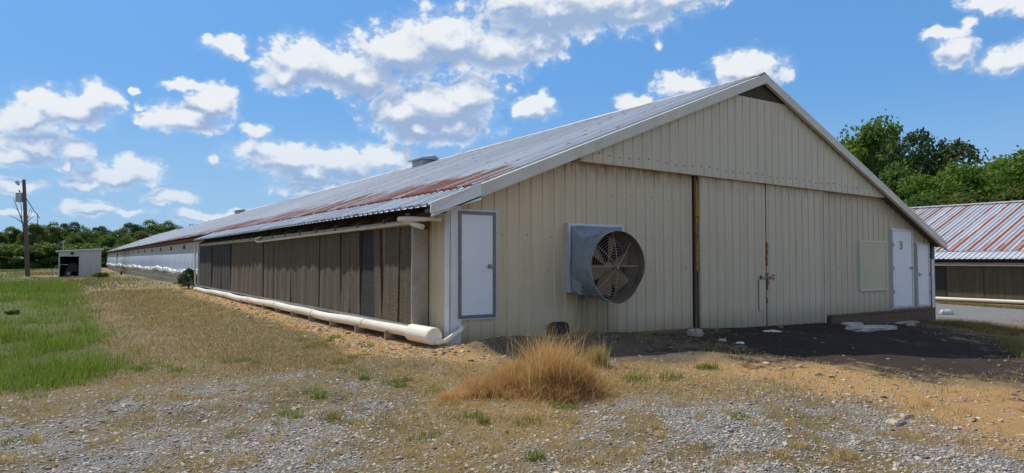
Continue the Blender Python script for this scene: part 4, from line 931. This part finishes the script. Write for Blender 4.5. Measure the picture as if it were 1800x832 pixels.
# understorey hides the far trunks
rngb = random.Random(3)
U1 = None
for i in range(26):
    px = -80+i*20; Z = 99+rngb.uniform(-3, 4)
    if px > 380: continue
    x, y = (CAM+Fh*Z+Rt*(px-900)/FPX*Z)[:2]
    if U1 is None:
        U1 = empty('wood_edge_bush'); crown('foliage', L_mid, 2.6, 4.2, -.4, 18, 4500, .2, 77, U1); o = U1
    else: o = copy_tree(U1)
    o.location = (x, y, gz1(x, y)-.2); o.rotation_euler = (0, 0, rngb.uniform(0, 6.2)); s = rngb.uniform(.7, 1.05); o.scale = (s*1.2, s*1.2, s)
    tag(o, 'leafy green bush along the foot of the far wood', 'bush', 'bushes along the far wood edge')
# dead bare tree and thin dead stem
def dead(px, py, segs, label, name):
    g = gpt(px, py); D_ = float(np.dot(g-CAM, Fh)); f = lambda a, b_: Vector(CAM+ray(a, b_)*(D_/np.dot(ray(a, b_), Fh))-g)
    mb = MB()
    for s in segs: mb.tube([f(a, b_)+Vector((0, (a-px)*.02, 0)) for a, b_, r in s], [r*D_/FPX for a, b_, r in s], 5)
    o = mb.build(name, M_deadbark, loc=tuple(g)); tag(o, label, 'dead tree'); return o
dead(44, 464, [[(44, 466, 2), (43, 420, 1.6), (40, 392, 1.1), (33, 372, .8), (27, 358, .5), (24, 348, .3)], [(40, 392, 1), (28, 384, .6), (18, 380, .35)], [(38, 386, .8), (38, 368, .5), (36, 352, .3)], [(43, 398, 1), (52, 386, .6), (59, 380, .35)], [(47, 392, .7), (50, 376, .4), (54, 366, .25)], [(33, 372, .6), (28, 366, .3), (22, 363, .2)], [(50, 384, .5), (55, 374, .3), (56, 368, .2)]],
     'bare dead tree with thin forked branches behind the power pole', 'bare_tree')
dead(69, 462, [[(69, 464, 1.4), (68, 430, 1.2), (66, 398, .8), (66, 376, .5)], [(67, 425, .6), (58, 436, .4), (52, 444, .3)], [(68, 432, .6), (80, 424, .4), (90, 418, .3)]],
     'thin bare stem just right of the power pole, in front of the wood', 'bare_tree')

# shrubs
def shrub(name, px, py, R, H, mat, label, nleaf=2500, ls=.035, cat='shrub', seed=9, shape=1., cone=False):
    g = gpt(px, py); T = empty(name, tuple(g)); crown('foliage', mat, R, H, 0, 26, nleaf, ls, seed, T, shape)
    if cone:
        me = T.children[0].data; n = len(me.vertices); co = np.empty(n*3, np.float32); me.vertices.foreach_get('co', co); co = co.reshape(-1, 3)
        q_ = co.reshape(-1, 4, 3); c_ = q_.mean(1, keepdims=True); f = np.clip(1.45-1.15*c_[..., 2:3]/H+.25*np.sin(c_[..., 2:3]*19+3*np.arctan2(c_[..., 1:2], c_[..., 0:1])), .15, 1.6)
        nc = c_.copy(); nc[..., :2] *= f; nc[..., 2:3] = nc[..., 2:3]*1.18-.12*H; me.vertices.foreach_set('co', (q_-c_+nc).reshape(-1))
    mb = MB(); mb.tube([(0, 0, -.1), (.02, 0, H*.5), (0, .02, H*.9)], [.03*H, .02*H, .006*H], 6); mb.build('stem', M_bark, T); tag(T, label, cat); return T
shrub('juniper_shrub', 331, 508, .48, 1.0, leafmat('juniper_green', (.05, .075, .03), (.15, .18, .075), .3), 'small dark juniper bush at the far end of the cooling pads', 6500, .032, shape=1., cone=True)
shrub('low_shrub', 176, 489, .55, .42, L_mid, 'low green shrub on the grass in front of the long white wall', 1500, .07, seed=14)
shrub('low_shrub', 22, 553, .16, .10, L_dark, 'dark low weed clump in the grass at the left picture edge', 500, .03, seed=15)

# ---- blades of grass as ribbons
def blades(name, X, Y, H, Wd, mat, tint, lean=.45, seg=2, parent=None, loc=None, dz=None, dirb=None):
    r = RNG; n = len(X); Z = gz(X, Y)-.01 if dz is None else dz
    ang = r.uniform(0, 2*np.pi, n); la = r.uniform(0, 2*np.pi, n) if dirb is None else dirb; ln = lean*r.uniform(.1, 1.2, n)
    V = []
    for k in range(seg+1):
        f = k/seg; w = Wd*(1-f)*.5+.0003; off = ln*f**1.8*H; zz = H*f*(1-.18*ln*f)
        cx_ = X+np.cos(la)*off; cy_ = Y+np.sin(la)*off
        if k < seg: V.append(np.stack([cx_-np.cos(ang)*w, cy_-np.sin(ang)*w, Z+zz], 1)); V.append(np.stack([cx_+np.cos(ang)*w, cy_+np.sin(ang)*w, Z+zz], 1))
        else: V.append(np.stack([cx_, cy_, Z+zz], 1))
    K = 2*seg+1; VV = np.stack(V, 1).reshape(-1, 3); base_ = (np.arange(n)*K)[:, None]; F = []
    for k in range(seg-1): q0 = 2*k; F.append(base_+np.array([[q0, q0+1, q0+3]])); F.append(base_+np.array([[q0, q0+3, q0+2]]))
    q0 = 2*(seg-1); F.append(base_+np.array([[q0, q0+1, q0+2]]))
    FF = np.concatenate(F, 0)
    if loc is not None: VV = VV-np.array(loc)
    o = npmesh(name, VV, FF, mat, parent, {'tint': np.repeat(tint, K)})
    if loc is not None: o.location = tuple(loc)
    return o
G_dry = leafmat('dry_tan_grass', (.25, .165, .065), (.84, .58, .25), .2, .8)
G_green = leafmat('fresh_green_grass', (.035, .075, .008), (.19, .27, .035), .4, .6)
G_olive = leafmat('olive_mixed_grass', (.11, .10, .03), (.40, .31, .11), .25, .75)
G_far = leafmat('far_rough_grass', (.36, .25, .11), (.14, .18, .045), .25, .8)
G_straw = leafmat('straw_green_grass', (.20, .17, .05), (.62, .48, .19), .25, .8)
G_rust = leafmat('russet_tall_grass', (.34, .125, .045), (.78, .50, .20), .25, .8)
def scatter(n, x0, x1, y0, y1, fn, power=1.0):
    # denser near the camera
    r = RNG; d = 2.2+(r.uniform(0, 1, n)**power)*(30.); a = r.uniform(-.08, 1.30, n)
    X = CAM[0]+np.sin(a)*d; Y = CAM[1]+np.cos(a)*d
    k = fn(X, Y) > r.uniform(0, 1, n); k &= ~((X > -.3) & (Y > -.06)); return X[k], Y[k]
def dens_dry(X, Y):
    g, o, s, l, sh, dr = zones(X, Y); c_ = np.clip((fbm(X, Y, 1.7, 61)*.5+fbm(X, Y, 6.5, 63)*.5-.42)*7, 0, 1)
    d = (1-g*.84)*(1-o*.85)*(1-s)*(1-np.clip(l*1.5, 0, 1))*(1-sh*.8)*(.25+.75*c_)
    return np.clip(d*(.45+.9*dr), 0, 1)
X, Y = scatter(640000, 0, 0, 0, 0, dens_dry, 1.15); n = len(X)
tag(blades('dry_grass', X, Y, RNG.uniform(.02, .075, n)*(.7+.9*fbm(X, Y, 4.5, 71)), .0052+.00035*np.hypot(X+4.8, Y+9), G_dry, (RNG.uniform(0, 1, n)*.6+.4*fbm(X, Y, .8, 5))*(.5+.5*zones(X, Y)[5]), lean=1.3, seg=1), 'short dry tan grass covering the yard in front of the buildings', 'grass', kind='stuff')
Z_ol = P((330, 530), (420, 545), (520, 580), (620, 612), (650, 640), (520, 650), (400, 640), (300, 600), (200, 560), (180, 520), (260, 505))
def dens_ol(X, Y):
    g, o, s, l, sh, dr = zones(X, Y); c_ = np.clip((fbm(X, Y, .9, 81)-.48)*6, 0, 1)*np.clip((fbm(X, Y, 4., 83)-.4)*5, 0, 1)
    side = np.exp(-((X+2.2)/2.2)**2)*np.clip((Y+1)/2, 0, 1)*np.clip((fbm(X, Y, .8, 27)-.3)*4, .2, 1)
    side = np.maximum(side, inpoly(X+(fbm(X, Y, .8, 23)-.5)*1.5, Y+(fbm(X, Y, .8, 24)-.5)*1.5, Z_ol, .6)*1.5*np.clip((fbm(X, Y, 2., 25)-.3)*4, .2, 1))
    return np.clip((c_*.75+side*.8)*(1-g*.85)*(1-o*.85)*(1-s)*(1-l*.6)*(1-sh*.7), 0, 1)
X, Y = scatter(420000, 0, 0, 0, 0, dens_ol, .9); n = len(X)
tag(blades('weedy_grass', X, Y, RNG.uniform(.02, .085, n), .0058+.0005*np.hypot(X+4.8, Y+9), G_olive, RNG.uniform(0, 1, n), lean=.9, seg=1), 'patchy olive and half green weeds among the dry grass', 'grass', kind='stuff')
Z_gap = P((-200, 533), (0, 536), (70, 540), (150, 546), (140, 566), (60, 560), (0, 566), (-200, 560))
def Zgap(X, Y): return inpoly(X+(fbm(X, Y, .5, 3)-.5)*3, Y+(fbm(X, Y, .5, 4)-.5)*3, Z_gap, 1.2)
def dens_gr(X, Y): g, o, s, l, sh, dr = zones(X, Y); return inpoly(X, Y, Z_green, .6)*np.clip((fbm(X, Y, 1.1, 91)-.34)*5, .10, 1)*(1-.85*Zgap(X, Y))
r = RNG; n0 = 230000; d = 5.5+(r.uniform(0, 1, n0)**1.3)*46.; a_ = r.uniform(-.16, .42, n0); X = CAM[0]+np.sin(a_)*d; Y = CAM[1]+np.cos(a_)*d; k = dens_gr(X, Y) > r.uniform(0, 1, n0); X = X[k]; Y = Y[k]; n = len(X)
hh = RNG.uniform(.05, .30, n)*np.clip((fbm(X, Y, 1.6, 93)-.25)*3.2, .25, 1.7)*np.clip(inpoly(X, Y, Z_green, 1.6)*1.8, .35, 1)
tag(blades('green_grass', X, Y, hh, .006+.0004*np.hypot(X+4.8, Y+9), G_green, np.clip(RNG.uniform(0, 1, n)*.5+fbm(X, Y, .6, 95)*.8-.2, 0, 1), lean=.5, seg=2), 'thick tall green grass on the left side', 'grass', kind='stuff')
# taller rough grass further off, between the yard and the shed
r = RNG; n0 = 80000; d = 15+(r.uniform(0, 1, n0)**.8)*100.; a_ = r.uniform(-.16, .20, n0); X = CAM[0]+np.sin(a_)*d; Y = CAM[1]+np.cos(a_)*d
k = (np.clip((fbm(X, Y, .16, 33)*.5+fbm(X, Y, .9, 35)*.5-.40)*4, 0, .8)*np.clip((d-15)/30, .15, 1)*np.clip((-X+.2)/3.5, 0, 1)*np.where(inpoly(X, Y, Z_green, 1.) > .5, .4, 1) > r.uniform(0, 1, n0)) & ~((X > -.4) & (Y > -1)) & ~((X > -8) & (X < -1) & (Y > SY-1) & (Y < SY+7)); X = X[k]; Y = Y[k]; n = len(X)
tag(blades('rough_grass', X, Y, RNG.uniform(.05, .22, n)*(.4+.9*fbm(X, Y, .3, 37))*np.clip(np.hypot(X+4.8, Y+9)/40, .45, 1.3), .008+.0009*np.hypot(X+4.8, Y+9), G_far, np.clip(fbm(X, Y, .25, 39)*1.6-.4+RNG.uniform(-.2, .2, n), 0, 1), lean=.7, seg=1), 'rough brown and green grass further off towards the pale shed', 'grass', kind='stuff')
# scattered small green tufts
def tufts(name, pts, label, mat, h, npb, spread, w=.006, lean=.6):
    XS, YS, HS = [], [], []
    for (px, py) in pts:
        g = gpt(px, py); m_ = npb; s_ = spread*RNG.uniform(.6, 1.5); a = RNG.uniform(0, 6.28, m_); r_ = s_*np.sqrt(RNG.uniform(0, 1, m_))
        XS.append(g[0]+np.cos(a)*r_); YS.append(g[1]+np.sin(a)*r_*.8); HS.append(RNG.uniform(.4, 1., m_)*h*RNG.uniform(.6, 1.3))
    X = np.concatenate(XS); Y = np.concatenate(YS); Hh = np.concatenate(HS); n = len(X)
    tag(blades(name, X, Y, Hh, np.full(n, w), mat, RNG.uniform(0, 1, n), lean=lean, seg=2), label, 'weeds', kind='stuff')
tufts('green_tufts', [(570, 610), (560, 605), (580, 600), (545, 612), (620, 630), (640, 625), (430, 635), (450, 640), (405, 638), (640, 668), (690, 675), (705, 680), (715, 670), (550, 690), (560, 700), (500, 730), (520, 735), (765, 690), (240, 650), (252, 652), (270, 640), (290, 645), (310, 655), (35, 775), (60, 700), (850, 745), (825, 735), (745, 770), (1000, 720), (985, 715), (925, 745), (940, 808), (1245, 650), (1250, 648), (1110, 670), (1125, 668), (1235, 648), (700, 592), (720, 600), (730, 598), (1180, 665), (660, 580), (470, 550), (645, 610), (1300, 735), (40, 600), (590, 595), (530, 600), (600, 640), (415, 600), (440, 560)],
      'small scattered green grass tufts in the dry yard', G_green, .10, 120, .10)
rx_ = RNG.uniform(0, 1750, 120); ry_ = RNG.uniform(610, 820, 120)
tufts('dry_tufts', [(a, b_) for a, b_ in zip(rx_, ry_) if not (1000 < a < 1800 and b_ < 640) and not (a < 200 and b_ < 690) and not (a > 1380 and b_ < 700)], 'small straw tufts scattered through the yard', G_dry, .09, 60, .08)
tufts('verge_grass', [(1650+i*4.2, 570+i*.45) for i in range(32)]+[(1690+i*7, 574+i*1.6) for i in range(9)], 'dark green verge of grass at the right corner of the gable', G_olive, .22, 110, .30, .010)
tufts('verge_straw', [(1765+i*3, 600+i*1.5) for i in range(20)]+[(1780, 590), (1790, 585)], 'tan grass at the right picture edge beyond the shadow', G_olive, .20, 160, .25, .009)
tufts('far_verge', [(1650+i*5, 533+i*.35) for i in range(34)], 'strip of grass along the foot of the right building', G_olive, .16, 90, .4, .03)
# dead tall grass clumps: things
def clump(name, px, py, n, sx, sy, h, mat, label, lean=.55, w=.0055, nt=None):
    g = gpt(px, py); r = RNG; nt = nt or max(4, n//170); per = n//nt; XS, YS, HS, TS, LS = [], [], [], [], []
    for k in range(nt):
        q = r.normal(0, .62, 2); q = q*(1.5/max(1.5, np.hypot(*q))); tx, ty = g[0]+q[0]*sx*1.15, g[1]+q[1]*sy*1.15; rr_ = np.hypot(*q)
        a = r.uniform(0, 6.28, per); d = np.abs(r.normal(0, .055+.03*sx, per)); XS.append(tx+np.cos(a)*d); YS.append(ty+np.sin(a)*d)
        HS.append(h*(1.05-.42*rr_)*r.uniform(.55, 1.15)*r.uniform(.35, 1.1, per)); TS.append(np.clip(r.uniform(-.15, .75)+r.uniform(0, .4, per), 0, 1)); LS.append(a+r.normal(0, 1.0, per))
    X, Y, hh, tt, ll = map(np.concatenate, (XS, YS, HS, TS, LS)); hh = np.maximum(hh, .04)
    o = blades(name, X, Y, hh, np.full(len(X), w)*r.uniform(.6, 1.5, len(X)), mat, tt, lean=lean, seg=4, loc=g, dirb=ll); tag(o, label, 'tall grass'); return o, g
cl, g = clump('tall_dry_grass', 962, 680, 9000, .31, .34, .60, G_rust, 'big russet clump of tall dead grass in front of the fan', .75, .0065)
n = 130; X = g[0]+RNG.normal(0, .26, n); Y = g[1]+RNG.normal(0, .24, n)
nb_ = 5200; Xb = g[0]+RNG.normal(0, .24, nb_)-.05; Yb_ = g[1]+RNG.normal(0, .24, nb_)
blades('matted_base', Xb-g[0], Yb_-g[1], RNG.uniform(.06, .26, nb_), np.full(nb_, .006), G_rust, RNG.uniform(0, .45, nb_), lean=1.9, seg=3, parent=cl, dz=gz(Xb, Yb_)-g[2])
nb_ = 900; Xb = g[0]+RNG.normal(.02, .2, nb_); Yb_ = g[1]+RNG.normal(0, .2, nb_)
blades('green_stems', Xb-g[0], Yb_-g[1], RNG.uniform(.15, .42, nb_), np.full(nb_, .006), G_straw, RNG.uniform(0, 1, nb_), lean=.6, seg=4, parent=cl, dz=gz(Xb, Yb_)-g[2])
blades('seed_stalks', X-g[0], Y-g[1], RNG.uniform(.5, .78, n), np.full(n, .006), G_dry, np.full(n, .9), lean=.5, seg=4, parent=cl, dz=np.zeros(n))
clump('tall_dry_grass', 855, 690, 3600, .30, .28, .26, G_rust, 'low orange dead grass spreading at the left foot of the big russet clump', .7)
clump('tall_dry_grass', 1053, 642, 1500, .09, .09, .38, G_straw, 'small upright straw-green grass clump right of the big russet one', .3)
clump('tall_dry_grass', 453, 537, 900, .14, .3, .22, G_rust, 'small brown and green weed tuft against the white gutter pipe', .6)
clump('tall_dry_grass', 583, 738, 260, .04, .04, .16, G_olive, 'thin dark dry weed standing alone in the left gravel', .6, .004)

# ---- stones
def stones(name, X, Y, S, label, mat, col):
    r = RNG; n = len(X); base_ = np.array([(1, 0, 0), (.5, .87, 0), (-.5, .87, 0), (-1, 0, 0), (-.5, -.87, 0), (.5, -.87, 0), (.45, .2, .62), (-.35, .45, .6), (-.3, -.45, .66), (.1, 0, -.5)])
    Fb = np.array([(0, 1, 6), (1, 7, 6), (1, 2, 7), (2, 3, 7), (3, 8, 7), (3, 4, 8), (4, 5, 8), (5, 6, 8), (5, 0, 6), (6, 7, 8), (1, 0, 9), (2, 1, 9), (3, 2, 9), (4, 3, 9), (5, 4, 9), (0, 5, 9)])
    V = base_[None]*(1+r.uniform(-.28, .28, (n, 10, 3))); sc = np.stack([S*r.uniform(.8, 1.5, n), S*r.uniform(.6, 1.1, n), S*r.uniform(.4, .9, n)], 1); V = V*sc[:, None]
    a = r.uniform(0, 6.28, n); ca, sa_ = np.cos(a)[:, None], np.sin(a)[:, None]; tl = r.uniform(-.5, .5, n)[:, None]
    x_, y_, z_ = V[..., 0], V[..., 1], V[..., 2]; z2 = z_+x_*tl; x2 = x_*ca-y_*sa_; y2 = x_*sa_+y_*ca
    V = np.stack([x2+X[:, None], y2+Y[:, None], z2+(gz(X, Y)-S*.05)[:, None]], 2).reshape(-1, 3); F = (np.arange(n)*10)[:, None, None]+Fb[None]
    o = npmesh(name, V, F.reshape(-1, 3), mat, None, {'tint': np.repeat(col, 10)}); tag(o, label, 'stones', kind='stuff')
def stonemat(name, cols):
    m, t, b = newmat(name); at = t.n('ShaderNodeAttribute', attribute_name='tint'); cr = t.n('ShaderNodeValToRGB'); t.L.new(at.outputs['Fac'], cr.inputs[0]); e = cr.color_ramp
    for i, (p_, c_) in enumerate(cols):
        el_ = e.elements[i] if i < 2 else e.elements.new(p_); el_.position = p_; el_.color = (*c_, 1)
    nn = t.noise(obco(t), 90, 4, .6); setb(t, b, t.mix(t.mr(nn, .4, .75, 0, .5), cr.outputs[0], (.2, .17, .13)), .85, 0, nn, .3, .005); return m
S_grey = stonemat('grey_gravel', [(0, (.20, .18, .155)), (1, (.72, .65, .53)), (.3, (.36, .33, .29)), (.6, (.52, .47, .40)), (.85, (.46, .33, .20))])
S_tan = stonemat('tan_stones', [(0, (.24, .15, .08)), (1, (.60, .50, .36)), (.5, (.42, .29, .17))])
def dens_st(X, Y): g, o, s, l, sh, dr = zones(X, Y); return np.clip(g*1.05-.05, 0, 1)*np.where(X > 16, 0, 1)+(.10+.22*np.clip((fbm(X, Y, .7, 17)-.35)*4, 0, 1)*(X < 3))*(1-l)*(1-s*.98)*(1-sh*.9)
X, Y = scatter(230000, 0, 0, 0, 0, dens_st, 1.6); k = np.hypot(X-CAM[0], Y-CAM[1]) < 17; X = X[k]; Y = Y[k]; n = len(X)
stones('gravel', X, Y, np.clip(RNG.lognormal(-4.45, .34, n), .006, .030), 'loose grey gravel strewn over the yard', S_grey, RNG.uniform(0, 1, n))
def dens_rb(X, Y): g, o, s, l, sh, dr = zones(X, Y); return np.clip(inpoly(X, Y, Z_orange1, .3)*.9+inpoly(X, Y, Z_orange2, .5)*.10+inpoly(X, Y, Z_soil, .5)*.010, 0, 1)
X, Y = scatter(90000, 0, 0, 0, 0, dens_rb, .9); n = len(X)
stones('rubble', X, Y, np.clip(RNG.lognormal(-4.0, .5, n), .008, .07), 'tan rubble and clods in the orange dirt along the side wall', S_tan, RNG.uniform(0, 1, n))
# larger single rocks and scraps
def rock(px, py, sx, sy, sz, mat, label, seed, name='rock', cat='rock', rz=0.):
    g = gpt(px, py); r = np.random.default_rng(seed); mb = MB(); NU, NV = 14, 8
    for j in range(NV+1):
        for i in range(NU):
            th_ = math.pi*j/NV; ph = 2*math.pi*i/NU; f = 1+.22*math.sin(3*ph+seed)*math.sin(th_)+r.uniform(-.09, .09); q_ = .75
            c3 = lambda v: math.copysign(abs(v)**q_, v)
            mb.v.append((sx*f*c3(math.sin(th_))*c3(math.cos(ph)), sy*f*c3(math.sin(th_))*c3(math.sin(ph)), sz*c3(math.cos(th_))*f))
    for j in range(NV):
        for i in range(NU): a = j*NU+i; b_ = j*NU+(i+1) % NU; mb.f.append((a, b_, b_+NU, a+NU)); mb.m.append(0)
    o = mb.build(name, mat, loc=(g[0], g[1], g[2]+sz*.25)); o.rotation_euler = (0, 0, rz); tag(o, label, cat); return o
rock(1224, 590, .14, .11, .09, M_rock, 'pale rounded rock at the foot of the wall, left of the sliding doors', 1)
rock(1528, 580, .62, .24, .075, M_conc, 'flat pale concrete slab lying below the window panel', 2, 'concrete_slab', 'slab', -.15)
rock(1497, 572, .26, .16, .05, M_conc, 'small grey flagstone behind the pale concrete slab', 3, 'flagstone', 'stone')
rock(1585, 569, .50, .20, .06, M_rock, 'flat brown stone on the soil below the marked door', 4)
rock(1600, 573, .12, .09, .06, M_rock, 'small tan rock beside the flat brown stone', 5)
rock(1358, 583, .15, .13, .02, M_tarp, 'crumpled scrap of white plastic on the dark soil by the sliding door', 6, 'plastic_scrap', 'litter')
rock(1302, 604, .07, .05, .02, M_tarp, 'small white scrap on dark soil, further from the door', 7, 'plastic_scrap', 'litter')
rock(1270, 600, .06, .05, .03, M_conc, 'small white stone chip near the pale rounded rock', 8, 'stone_chip', 'stone')
rock(1575, 745, .09, .06, .03, S_tan and M_rock, 'orange-tan stone lying on the right gravel', 9)
rock(1590, 735, .05, .04, .03, M_rock, 'little tan stone just behind the orange-tan one on the gravel', 10)
rock(1543, 551, .16, .06, .035, M_black, 'black scrap on the sill below the window panel', 11, 'black_scrap', 'litter')
rock(1663, 553, .26, .15, .13, worn('grey_white_sack', (.55, .55, .56), (.3, .3, .3), .6, sc=5, amt=.5), 'grey white sack lying just past the right corner of the gable', 12, 'sack', 'sack')
rock(1640, 551, .2, .05, .03, M_alul, 'pale pipe end beside the grey white sack at the corner', 13, 'pipe_end', 'pipe')
g = gpt(845, 711); mb = MB(); mb.tube([(-.12, .06, .03), (0, 0, .045), (.14, -.07, .03)], [.004, .006, .004], 6); tag(mb.build('stick', M_woodl, loc=tuple(g)), 'pale straight stick in the dry grass left of the big clump', 'stick')

# ------------------------------------------------------------------ tidy-up
for o in bpy.data.objects:
    for k in ('_h', '_used'):
        if k in o: del o[k]
SC.render.engine = 'CYCLES'
